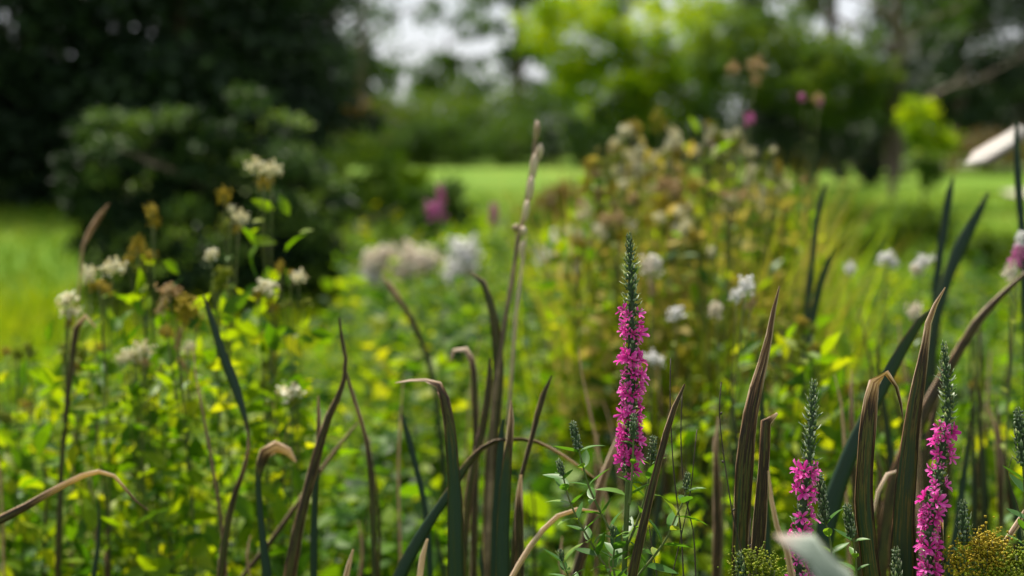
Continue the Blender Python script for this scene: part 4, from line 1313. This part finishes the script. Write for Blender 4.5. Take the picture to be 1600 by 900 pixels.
# distant flowers
for k, (lab, px, py, d, heads) in enumerate([
        ('out-of-the-way pink-purple loosestrife by the low dark shrub', 685, 345, 5.5, [(-4, -16, 36, 36, 'pink'), (4, -40, 16, 40, 'pink')]),
        ('smaller pale purple spike near the dead stalk', 772, 345, 5.5, [(0, -10, 18, 40, 'pink')]),
        ('faint pink spike beside the straw clump', 912, 340, 5.0, [(0, -14, 16, 30, 'pink')])]):
    flower_plant('distant_loosestrife', lab, 'wildflower', px, py, d, heads, 'far loosestrife', 0.05, 10, 0.003, seed=k)
for k, (lab, px, py, d, heads) in enumerate([
        ('single pink thistle head above the straw clump', 1172, 200, 3.1, [(0, -14, 22, 22, 'pink')]),
        ('pair of tan seed heads standing high before the green tree', 1165, 125, 3.1, [(-20, -18, 22, 24, 'tan'), (18, -22, 28, 30, 'tan'), (16, 0, 20, 22, 'tan')]),
        ('pair of pinkish seed heads before the shade of the forked tree', 1265, 172, 3.3, [(-12, -20, 14, 16, 'pink'), (12, -18, 20, 20, 'tan'), (16, -12, 12, 16, 'pink')]),
        ('small brown seed head before the shaded shrub', 1255, 290, 3.2, [(0, -8, 10, 18, 'tan')])]):
    flower_plant('thistle', lab, 'wildflower', px, py, d, heads, 'tall thin thistles', 0.03, 3, 0.0014, seed=k)

WC = 'white flowering clumps in the bed'
for k, (lab, px, py, d, heads) in enumerate([
        ('compact white flower clump left of the dead stalk', 726, 440, 6.5, [(0, -42, 66, 58, 'white'), (-16, -14, 44, 36, 'white'), (8, -18, 30, 26, 'dusty')]),
        ('wide white flower clump right of the dead stalk', 862, 440, 6.5, [(16, -50, 66, 60, 'white'), (-6, -30, 60, 42, 'white'), (20, -14, 42, 48, 'white'), (-40, -48, 30, 20, 'limebud')]),
        ('dusty pink flower clump nearest the glossy shrub', 590, 440, 6.8, [(-6, -28, 50, 56, 'dusty'), (14, -44, 46, 28, 'dusty'), (-10, -10, 34, 36, 'white')]),
        ('dusty beige flower clump between the pink and the white ones', 645, 440, 6.8, [(0, -36, 60, 48, 'dusty'), (26, -30, 50, 44, 'dusty'), (-16, -14, 46, 36, 'dusty')])]):
    flower_plant('flower_clump', lab, 'flower clump', px, py, d, heads, WC, 0.07, 22, 0.006, seed=k)


# ------------------------------------------------------------------ yellow umbels in focus
def umbel(label, px, py, d, w, h, n, kind, seed):
    r = np.random.default_rng(seed)
    top = np.array(P(px, py, d))
    base = np.array([top[0] + 0.02, top[1], 0])
    t = thing('yellow_umbel', label, 'wildflower', base, 'yellow flower heads at the front')
    tl = top - base
    C = catmull([np.array([0, 0, -0.01]), tl * 0.5 + np.array([0.01, 0, 0]), tl - np.array([0, 0, 0.03])], 30)
    b = Bag()
    b.add(*tube(C, np.linspace(0.004, 0.002, 30), 6), 0.4)
    k = max(6, n // 38)
    W, H = w * d / FPX, h * d / FPX
    for j in range(k):
        a = r.uniform(0, 6.28)
        rr = math.sqrt(r.random())
        q = tl + np.array([math.cos(a) * rr * W / 2, math.sin(a) * rr * W * 0.4, (1 - rr * rr) * H * 0.5 - r.random() * H * 0.6])
        b.add(*tube(catmull([C[-4], (C[-4] + q) / 2 + np.array([0, 0, -0.003]), q], 5), np.linspace(0.0012, 0.0007, 5), 4), 0.6)
        m = n // k
        off = r.normal(size=(m, 3)) * np.array([0.008, 0.008, 0.0055])
        s = r.uniform(0.0009, 0.0019, m)
        V, F, tt = scatter(OCT_V, OCT_F, frames(r.normal(size=(m, 3)), r.normal(size=(m, 3))), s, q + off, r.uniform(0.05, 1, m))
        hb = Bag()
        hb.add(V, F, tt)
        for z in off[::5]:
            hb.add(*tube([q - np.array([0, 0, 0.006]), q + z], [0.0005, 0.0003], 3), 0.2)
        link('flowerlet_cluster', hb.mesh('flowerlet_cluster', M[kind]), t)
    link('stem', b.mesh('stem', M['stem']), t)
    for j in range(6):
        a = r.uniform(0, 6.28)
        put_leaf(t, LEAVES, C[24 - j * 3], (math.cos(a), math.sin(a), 0.5), (0, 0, 1), 0.03)


umbel('fuzzy mustard-yellow flower head in front of the green bud spike', 1535, 862, 1.36, 78, 60, 900, 'yellow', 1)
umbel('lime-green flower head next to the mustard-yellow one', 1580, 888, 1.34, 84, 46, 800, 'limebud', 2)
umbel('small lime tufted flower head at the foot of the brown reed leaf', 1183, 888, 1.33, 60, 54, 460, 'limebud', 3)

# ================================================================== REED BLADES one by one
RB = 'reed leaves'
b_ = blade
b_('reed_leaf', 'pointed brown reed leaf standing upright, right of the fine knobby twig',
   [(1218, 447, 2, .84, 10), (1208, 490, 8, .82, 10), (1198, 545, 15, .8, 5), (1183, 600, 22, .77, 0), (1172, 650, 26, .68, -5), (1164, 720, 28, .55, -8), (1159, 800, 29, .48, -8), (1156, 900, 30, .48, -5)], 1.46, RB)
b_('reed_leaf', 'dark brown reed leaf broken off short with a pale curled end',
   [(1215, 646, 5, 1.15, 30), (1212, 640, 13, 1.2, 35), (1204, 639, 17, 1.2, 40), (1198, 645, 18, 1.1, 25), (1197, 654, 18, .74, 4), (1194, 720, 20, .66, 0), (1189, 790, 21, .62, 0), (1184, 860, 23, .6, 0), (1180, 900, 23, .6, 0)], 1.42, RB)
b_('reed_leaf', 'reed leaf folded over at the top, its brown tip hanging down',
   [(1411, 656, 2, .75, 50), (1408, 636, 7, .72, 50), (1402, 610, 10, .70, 55), (1394, 592, 15, .8, 62), (1384, 583, 20, 1.0, 60), (1372, 589, 22, .98, 35), (1363, 615, 24, .86, 12), (1357, 660, 26, .62, 0), (1352, 720, 27, .5, 0), (1350, 790, 30, .42, 0), (1356, 850, 32, .4, 0), (1362, 900, 33, .4, 0)], 1.39, RB, n=70)
b_('reed_leaf', 'tall green reed leaf with a straw-coloured pointed tip, next to the leaning loosestrife',
   [(1477, 449, 2, .95, 30), (1466, 468, 7, .95, 30), (1452, 500, 11, .9, 20), (1446, 540, 14, .8, 10), (1438, 585, 19, .6, 0), (1428, 640, 25, .48, -5), (1420, 700, 33, .4, -8), (1413, 780, 37, .36, -8), (1410, 900, 40, .34, 0)], 1.41, RB, n=60)
b_('reed_leaf', 'broad grey-green reed leaf leaning behind the folded one',
   [(1462, 478, 4, .5, 40), (1440, 500, 18, .35, 35), (1412, 543, 24, .25, 25), (1386, 590, 27, .15, 10), (1360, 640, 31, .1, 0), (1335, 692, 34, .08, 0), (1312, 750, 36, .06, 0), (1296, 800, 38, .06, 0), (1280, 900, 40, .05, 0)], 1.72, RB)
b_('reed_stalk', 'smooth dark round reed stalk slanting past the main loosestrife',
   [(1070, 600, 3, .6, 0), (1064, 606, 7, .6, 0), (1056, 630, 9, .62, 0), (1043, 670, 11, .62, 0), (1030, 720, 12, .6, 0), (1010, 800, 14, .6, 0), (992, 880, 16, .6, 0), (985, 915, 16, .6, 0)], 1.35, RB, 'reed stalk', round_=True)
b_('broad_leaf', 'pale arching leaf end close up in front, hiding a loosestrife',
   [(1210, 836, 12, .75, 66), (1228, 832, 44, .35, 66), (1255, 842, 84, .16, 62), (1282, 872, 100, .12, 55), (1306, 905, 104, .12, 50), (1335, 960, 104, .12, 45), (1370, 1060, 96, .12, 40), (1390, 1200, 80, .12, 30)], 0.84, None, vee=0.1, mat='pale')
b_('reed_leaf', 'narrow orange dead leaf below the broken brown reed leaf',
   [(1201, 736, 3, .93, 20), (1204, 770, 7, .92, 20), (1211, 812, 9, .9, 20), (1222, 845, 10, .86, 30), (1233, 870, 11, .88, 20), (1238, 900, 12, .88, 20)], 1.22, RB)
b_('reed_leaf', 'dark brown reed leaf leaning far over behind the leaning loosestrife',
   [(1610, 420, 6, .66, 20), (1575, 452, 12, .66, 20), (1530, 500, 18, .64, 10), (1495, 555, 22, .62, 10), (1460, 615, 26, .6, 0), (1432, 670, 28, .6, 0), (1400, 745, 30, .55, 0), (1375, 900, 30, .5, 0)], 2.0, RB)
b_('reed_leaf', 'upright blue-green reed tip before the young shrub',
   [(1490, 275, 3, .2, 10), (1484, 300, 14, .15, 10), (1476, 350, 17, .1, 0), (1468, 400, 17, .1, 0), (1460, 500, 18, .1, 0), (1455, 700, 20, .1, 0), (1450, 900, 22, .1, 0)], 2.6, RB)
b_('reed_leaf', 'broad curved blue-green reed leaf crossing the one before the young shrub',
   [(1545, 300, 6, .25, 20), (1528, 335, 20, .12, 15), (1503, 380, 26, .1, 5), (1482, 430, 24, .15, 0), (1465, 490, 22, .2, 0), (1450, 600, 22, .3, 0), (1440, 900, 24, .3, 0)], 2.5, RB)
b_('reed_leaf', 'teal upright reed leaf beside the pale folded leaf',
   [(1589, 190, 6, .15, 10), (1589, 240, 13, .08, 5), (1592, 300, 15, .05, 0), (1597, 360, 16, .08, 0), (1602, 450, 18, .1, 0), (1610, 900, 20, .1, 0)], 2.25, RB)
b_('reed_leaf', 'short green reed tip standing against the sunny lawn',
   [(1292, 285, 3, .2, 10), (1284, 310, 11, .15, 5), (1276, 345, 13, .12, 0), (1271, 390, 12, .15, 0), (1262, 480, 12, .2, 0), (1250, 900, 14, .2, 0)], 2.6, RB)
b_('reed_leaf', 'pale shiny reed tip low before the sunny lawn',
   [(1306, 385, 4, .2, 60), (1297, 405, 18, .1, 55), (1284, 440, 22, .1, 50), (1272, 490, 18, .15, 30), (1255, 600, 16, .2, 0), (1240, 900, 16, .2, 0)], 2.5, RB)
b_('broad_leaf', 'broad folded leaf with a sky-lit pale top above the gravel path',
   [(1508, 256, 6, .5, 55), (1520, 250, 46, .5, 52), (1545, 236, 60, .48, 48), (1575, 218, 60, .45, 48), (1602, 200, 52, .4, 55), (1618, 206, 40, .3, 40), (1624, 260, 34, .1, 10), (1622, 400, 30, .3, 0), (1620, 900, 30, .3, 0)], 2.9, None, mat='silver')
# dead stalk
stalk_pts = [(839, 188, 3), (837, 210, 9), (833, 250, 9), (826, 290, 9), (818, 340, 9), (811, 365, 9), (803, 420, 8), (791, 490, 9), (781, 560, 10), (772, 630, 11), (766, 760, 12), (760, 900, 13)]
st = [list(P(x, y, 2.0)) for x, y, w in stalk_pts]
st = to_ground(st)
base = np.array(st[-1]); base[2] = 0
t = thing('dead_stalk', 'tall dead seed stalk with papery knobs, the highest stem in the meadow', 'dry stalk', base)
C = catmull(local(st, base), 90)
V, F = tube(C, np.linspace(0.0028, 0.0062, 90) * (1 + 0.1 * np.sin(np.arange(90) * 1.3)), 7)
link('stem', mesh('stem', V, F, M['straw'], {'dry': np.full(len(V), 0.45), 'acr': np.zeros(len(V)), 'len': V[:, 2]}), t)
for k, (x, y, w, h) in enumerate([(839, 205, 9, 30), (843, 238, 11, 28), (834, 262, 12, 46), (838, 250, 8, 40), (829, 295, 11, 40), (822, 330, 10, 34), (806, 357, 12, 14), (817, 362, 12, 16), (815, 390, 8, 30)]):
    q = np.array(P(x, y, 1.99)) - base
    ww, hh = w * 2 / FPX / 2, h * 2 / FPX / 2
    dx = 0.12 * hh
    V, F = tube([q + np.array([dx, 0, hh]), q + np.array([dx * .5, -0.001, hh * .5]), q, q - np.array([dx * .5, -0.001, hh * .6]), q - np.array([dx, 0, hh])], [ww * .3, ww, ww * 1.1, ww * .8, ww * .2], 6)
    link('seed_pod', mesh('seed_pod', V, F, M['straw'], {'dry': np.full(len(V), 0.95 if k % 3 else 0.7), 'acr': np.tile([0.2, -0.5], len(V))[:len(V)], 'len': V[:, 2]}), t)
b_('dry_stalk', 'pale thin dry stalk running beside the tall dead seed stalk',
   [(822, 370, 4, .9, 0), (814, 430, 6, .85, 0), (806, 500, 7, .8, 0), (800, 580, 7, .7, 0), (792, 700, 8, .6, 0), (790, 900, 9, .6, 0)], 2.05, RB, 'dry stalk', mat='straw', round_=True)
b_('reed_leaf', 'dark bent reed leaf with drooping tip left of the dead stalk',
   [(733, 424, 3, .6, 40), (744, 427, 12, .58, 40), (757, 445, 16, .55, 25), (768, 480, 17, .5, 10), (776, 530, 20, .5, 0), (779, 580, 22, .52, 0), (775, 640, 24, .5, 0), (768, 720, 26, .5, 0), (764, 900, 28, .5, 0)], 2.0, RB)
b_('reed_leaf', 'dark green reed leaf whose top third is folded flat to the side',
   [(617, 598, 3, .95, 70), (640, 594, 11, .95, 66), (664, 593, 13, .92, 62), (682, 597, 17, .8, 40), (692, 615, 20, .62, 10), (700, 650, 22, .52, 0), (706, 700, 26, .35, 0), (710, 760, 30, .25, 0), (712, 900, 33, .2, 0)], 1.6, RB, n=64)
b_('reed_leaf', 'brown hooked reed leaf with a pale curled top',
   [(704, 566, 3, .7, 30), (706, 550, 9, .85, 45), (717, 543, 13, .98, 50), (729, 546, 14, .95, 40), (737, 562, 14, .8, 20), (741, 600, 14, .62, 0), (743, 660, 14, .6, 0), (742, 780, 15, .6, 0), (740, 900, 16, .6, 0)], 1.95, RB, n=60)
b_('reed_leaf', 'green reed leaf ending in a rusty orange tip before the dead stalk',
   [(799, 626, 3, .9, 10), (799, 645, 11, .88, 5), (797, 680, 15, .82, 0), (793, 715, 21, .45, 0), (789, 770, 24, .2, 0), (786, 830, 26, .12, 0), (785, 900, 27, .12, 0)], 1.6, RB)
b_('reed_leaf', 'blue-green reed leaf tight behind the rusty-tipped one',
   [(786, 655, 5, .3, 0), (783, 690, 14, .1, 0), (779, 760, 18, .05, 0), (775, 840, 20, .05, 0), (774, 900, 20, .05, 0)], 1.68, RB)
b_('reed_leaf', 'slender blackish reed tip slanting right of the rusty-tipped leaf',
   [(862, 587, 3, .62, 0), (854, 604, 9, .62, 0), (842, 640, 13, .6, 0), (831, 685, 11, .6, 0), (817, 735, 9, .58, 0), (807, 800, 10, .58, 0), (803, 900, 12, .58, 0)], 1.65, RB)
b_('reed_leaf', 'dead reed leaf arching over to the right between the stalks',
   [(930, 748, 3, .92, 45), (900, 726, 8, .92, 45), (866, 704, 10, .86, 45), (835, 690, 11, .7, 45), (800, 687, 11, .62, 45), (765, 693, 11, .62, 35), (738, 716, 13, .5, 10), (703, 768, 19, .2, 0), (668, 820, 24, .12, 0), (636, 876, 28, .1, 0), (622, 905, 28, .1, 0)], 1.68, RB, n=70)
b_('reed_leaf', 'slim teal reed leaf leaning left in the bright undergrowth',
   [(628, 646, 3, .2, 0), (636, 676, 11, .1, 0), (648, 722, 13, .05, 0), (660, 772, 12, .05, 0), (668, 830, 12, .05, 0), (672, 900, 12, .05, 0)], 1.9, RB)
b_('reed_leaf', 'straw-coloured dead leaf curving over low beside the leafy side shoots',
   [(935, 800, 3, .98, 40), (905, 796, 8, .98, 40), (873, 806, 9, .98, 30), (847, 830, 10, .96, 15), (822, 864, 10, .96, 5), (800, 902, 10, .95, 0)], 1.55, RB)
b_('reed_leaf', 'short pale dead leaf end standing beside the folded dark green leaf',
   [(668, 842, 5, 1.0, 0), (661, 866, 12, 1.0, 0), (656, 902, 14, 1.0, 0)], 1.58, RB)
b_('reed_leaf', 'brown reed stub with a pale top right of the rusty-tipped leaf',
   [(814, 742, 5, 1.0, 0), (812, 770, 14, .95, 0), (811, 800, 17, .62, 0), (812, 860, 18, .6, 0), (812, 905, 18, .6, 0)], 1.63, RB)
b_('reed_leaf', 'slanting brown dead leaf behind the stem of the tallest spike',
   [(970, 672, 5, .9, 0), (958, 705, 13, .88, 0), (940, 755, 18, .8, 0), (922, 820, 21, .72, 0), (900, 900, 24, .66, 0)], 1.85, RB)
b_('reed_leaf', 'teal reed leaf with twisted waist before the dark shrub foot',
   [(317, 460, 3, .7, 0), (326, 485, 11, .3, 0), (345, 545, 18, .1, 0), (366, 600, 19, .06, 0), (381, 645, 13, .2, 25), (389, 685, 8, .85, 50), (382, 730, 11, .7, 20), (366, 775, 13, .6, 0), (352, 840, 15, .5, 0), (345, 900, 16, .5, 0)], 1.85, RB, n=60)
b_('dark_stalk', 'dark red-brown bent stalk standing in the bright undergrowth',
   [(530, 496, 4, .62, 0), (534, 530, 8, .62, 0), (541, 575, 10, .66, 0), (532, 612, 12, .64, 0), (512, 655, 15, .62, 0), (497, 705, 19, .6, 0), (481, 765, 21, .6, 0), (466, 825, 24, .6, 0), (453, 900, 27, .6, 0)], 1.75, RB, 'reed stalk')
b_('dry_stalk', 'thin tan side stalk leaning away from the dark red-brown one',
   [(541, 580, 4, .7, 0), (549, 610, 8, .75, 0), (560, 645, 9, .85, 0), (572, 685, 9, .7, 0), (580, 760, 10, .5, 0), (585, 900, 12, .4, 0)], 1.8, RB, 'dry stalk')
b_('reed_leaf', 'thin rusty reed tip beside the dark red-brown stalk',
   [(497, 618, 3, .85, 0), (498, 650, 8, .82, 0), (497, 700, 10, .6, 0), (492, 780, 14, .2, 0), (490, 900, 15, .12, 0)], 1.78, RB)
b_('reed_leaf', 'teal reed leaf with its brown top curled over like a hood',
   [(462, 722, 6, .98, 40), (452, 708, 20, 1.0, 42), (436, 699, 30, .98, 40), (419, 703, 28, .86, 25), (409, 720, 22, .66, 5), (404, 742, 14, .4, 0), (405, 785, 13, .12, 0), (411, 845, 17, .06, 0), (418, 905, 20, .06, 0)], 1.8, RB, n=60)
b_('reed_leaf', 'dead reed leaf arching low with a pale lit bend and thin hanging tip',
   [(232, 798, 2, .7, 30), (212, 783, 5, .72, 30), (192, 760, 8, .85, 38), (172, 740, 11, 1.0, 45), (148, 738, 14, 1.04, 45), (115, 751, 15, 1.0, 38), (75, 772, 16, .86, 20), (35, 795, 18, .66, 5), (-5, 815, 20, .6, 0), (-60, 860, 22, .5, 0)], 1.65, RB, n=60)  # raised dryness paints the sky light onto the bend
b_('reed_leaf', 'tan crossing stalk between the dark red-brown stalk and the folded leaf',
   [(560, 660, 3, .8, 0), (535, 690, 7, .78, 0), (505, 730, 9, .74, 0), (470, 780, 10, .7, 0), (420, 850, 10, .6, 0), (380, 900, 10, .6, 0)], 2.0, RB)
b_('reed_leaf', 'small orange leaf tip low in the shade near the dark red-brown stalk',
   [(552, 858, 3, .95, 0), (547, 876, 9, .92, 0), (540, 905, 12, .9, 0)], 1.66, RB)
b_('reed_leaf', 'dark bent reed tip beside the two-tiered cream flower',
   [(150, 512, 4, .98, 40), (138, 494, 10, .98, 40), (127, 496, 13, .8, 25), (118, 525, 16, .6, 0), (112, 570, 12, .56, 0), (100, 680, 11, .5, 0), (90, 900, 12, .5, 0)], 2.1, RB)
b_('reed_leaf', 'rusty brown leaf slanting before the glossy shrub edge',
   [(170, 318, 3, .8, 10), (158, 335, 12, .8, 10), (145, 355, 14, .85, 10), (132, 378, 7, .85, 0), (124, 440, 4, .9, 0), (118, 600, 4, .9, 0), (112, 900, 5, .85, 0)], 2.4, RB)
b_('reed_leaf', 'orange-brown leaf tip rising left of the white flower clumps',
   [(597, 432, 3, .9, 0), (608, 445, 12, .9, 0), (625, 470, 13, .82, 0), (648, 510, 11, .6, 0), (668, 560, 11, .4, 0), (690, 700, 12, .3, 0), (700, 900, 12, .3, 0)], 2.7, RB)
b_('reed_leaf', 'upright blackish reed beside the dead stalk base',
   [(766, 560, 6, .6, 0), (764, 600, 14, .6, 0), (756, 660, 15, .58, 0), (740, 730, 15, .56, 0), (730, 800, 16, .55, 0), (722, 900, 18, .5, 0)], 1.85, RB)
b_('reed_leaf', 'curled straw-pale leaf arch behind the leaning loosestrife',
   [(1365, 800, 4, .95, 20), (1370, 775, 8, .98, 20), (1380, 750, 9, 1.0, 20), (1392, 735, 9, .98, 30), (1404, 728, 7, .9, 40), (1415, 735, 5, .8, 40), (1420, 780, 6, .7, 10), (1424, 900, 8, .6, 0)], 1.62, RB)
b_('reed_leaf', 'straw-coloured leaf slanting up beside the yellow flower head',
   [(1606, 790, 4, 1.0, 10), (1595, 810, 10, .98, 10), (1580, 835, 11, .92, 5), (1565, 855, 9, .8, 0), (1550, 890, 8, .7, 0), (1545, 930, 8, .7, 0)], 1.39, RB)
b_('reed_stalk', 'short cut brown stalk stub beside the leaning loosestrife flowers',
   [(1470, 812, 8, .95, 0), (1470, 818, 9, .66, 0), (1470, 860, 9, .6, 0), (1471, 910, 10, .6, 0)], 1.40, RB, 'reed stalk', round_=True)

# the many further reeds that stand mixed behind
def many(where, group, n, xs, d0, d1, top0, top1, w0, w1, dry, seed, lean=0.10, stem=None):
    r = random.Random(seed)
    for k in range(n):
        x = r.uniform(*xs)
        d = r.uniform(d0, d1)
        y = r.uniform(top0, top1)
        wr = r.uniform(w0, w1)
        w = wr * 1.9 / d
        dr = r.uniform(*dry)
        ln = r.uniform(-lean, lean)
        H = 900 - y
        tipdry = min(1.0, dr + r.uniform(0.1, 0.5))
        pts = [(x, y, 2, tipdry, 0)]
        for f, ww in ((0.12, .45), (0.3, .75), (0.55, .95), (0.8, 1), (1.0, 1)):
            pts.append((x - ln * H * (f - 0.35 * f * f) + 4 * math.sin(f * 4 + k), y + f * H, w * ww, dr + (tipdry - dr) * max(0, 1 - f * 2.5), r.uniform(-25, 25)))
        size = 'broad' if wr > (w0 + w1) / 2 else 'slim'
        hue = 'blue-green' if dr < 0.2 else 'olive-green' if dr < 0.45 else 'dark brown' if dr < 0.72 else 'straw-coloured'
        tip = ', brown-tipped,' if (tipdry > 0.6 and dr < 0.45) else ', pale-tipped,' if tipdry > 0.9 and dr < 0.72 else ''
        lab = f'{size} {hue} reed leaf{tip} {where}' if not stem else f'{size} {hue} {stem} {where}'
        blade('reed_leaf' if not stem else 'dry_stalk', lab, pts, d, group, n=26)


many('in the dense stand behind the leaning loosestrife', 'dense reeds behind the leaning loosestrife', 46, (1300, 1680), 1.75, 3.0, 470, 760, 9, 21, (0.0, 0.75), 3, 0.22)
many('behind the knobby twig and tall spike', 'reeds behind the tall spike', 20, (1010, 1290), 1.75, 3.0, 560, 800, 10, 20, (0.0, 0.7), 5, 0.16)
many('low around the dead stalk foot', 'reeds round the dead stalk', 16, (540, 900), 1.75, 2.8, 650, 870, 5, 12, (0.0, 0.9), 6, 0.16)
many('low under the cream flowers', 'reeds under the cream flowers', 20, (-60, 480), 1.75, 2.9, 600, 870, 5, 11, (0.0, 0.9), 8, 0.14)
many('standing among the meadow plants', 'straw stems', 24, (-40, 1640), 1.9, 3.4, 520, 780, 5, 9, (0.75, 1.0), 9, 0.25, 'dry stem')
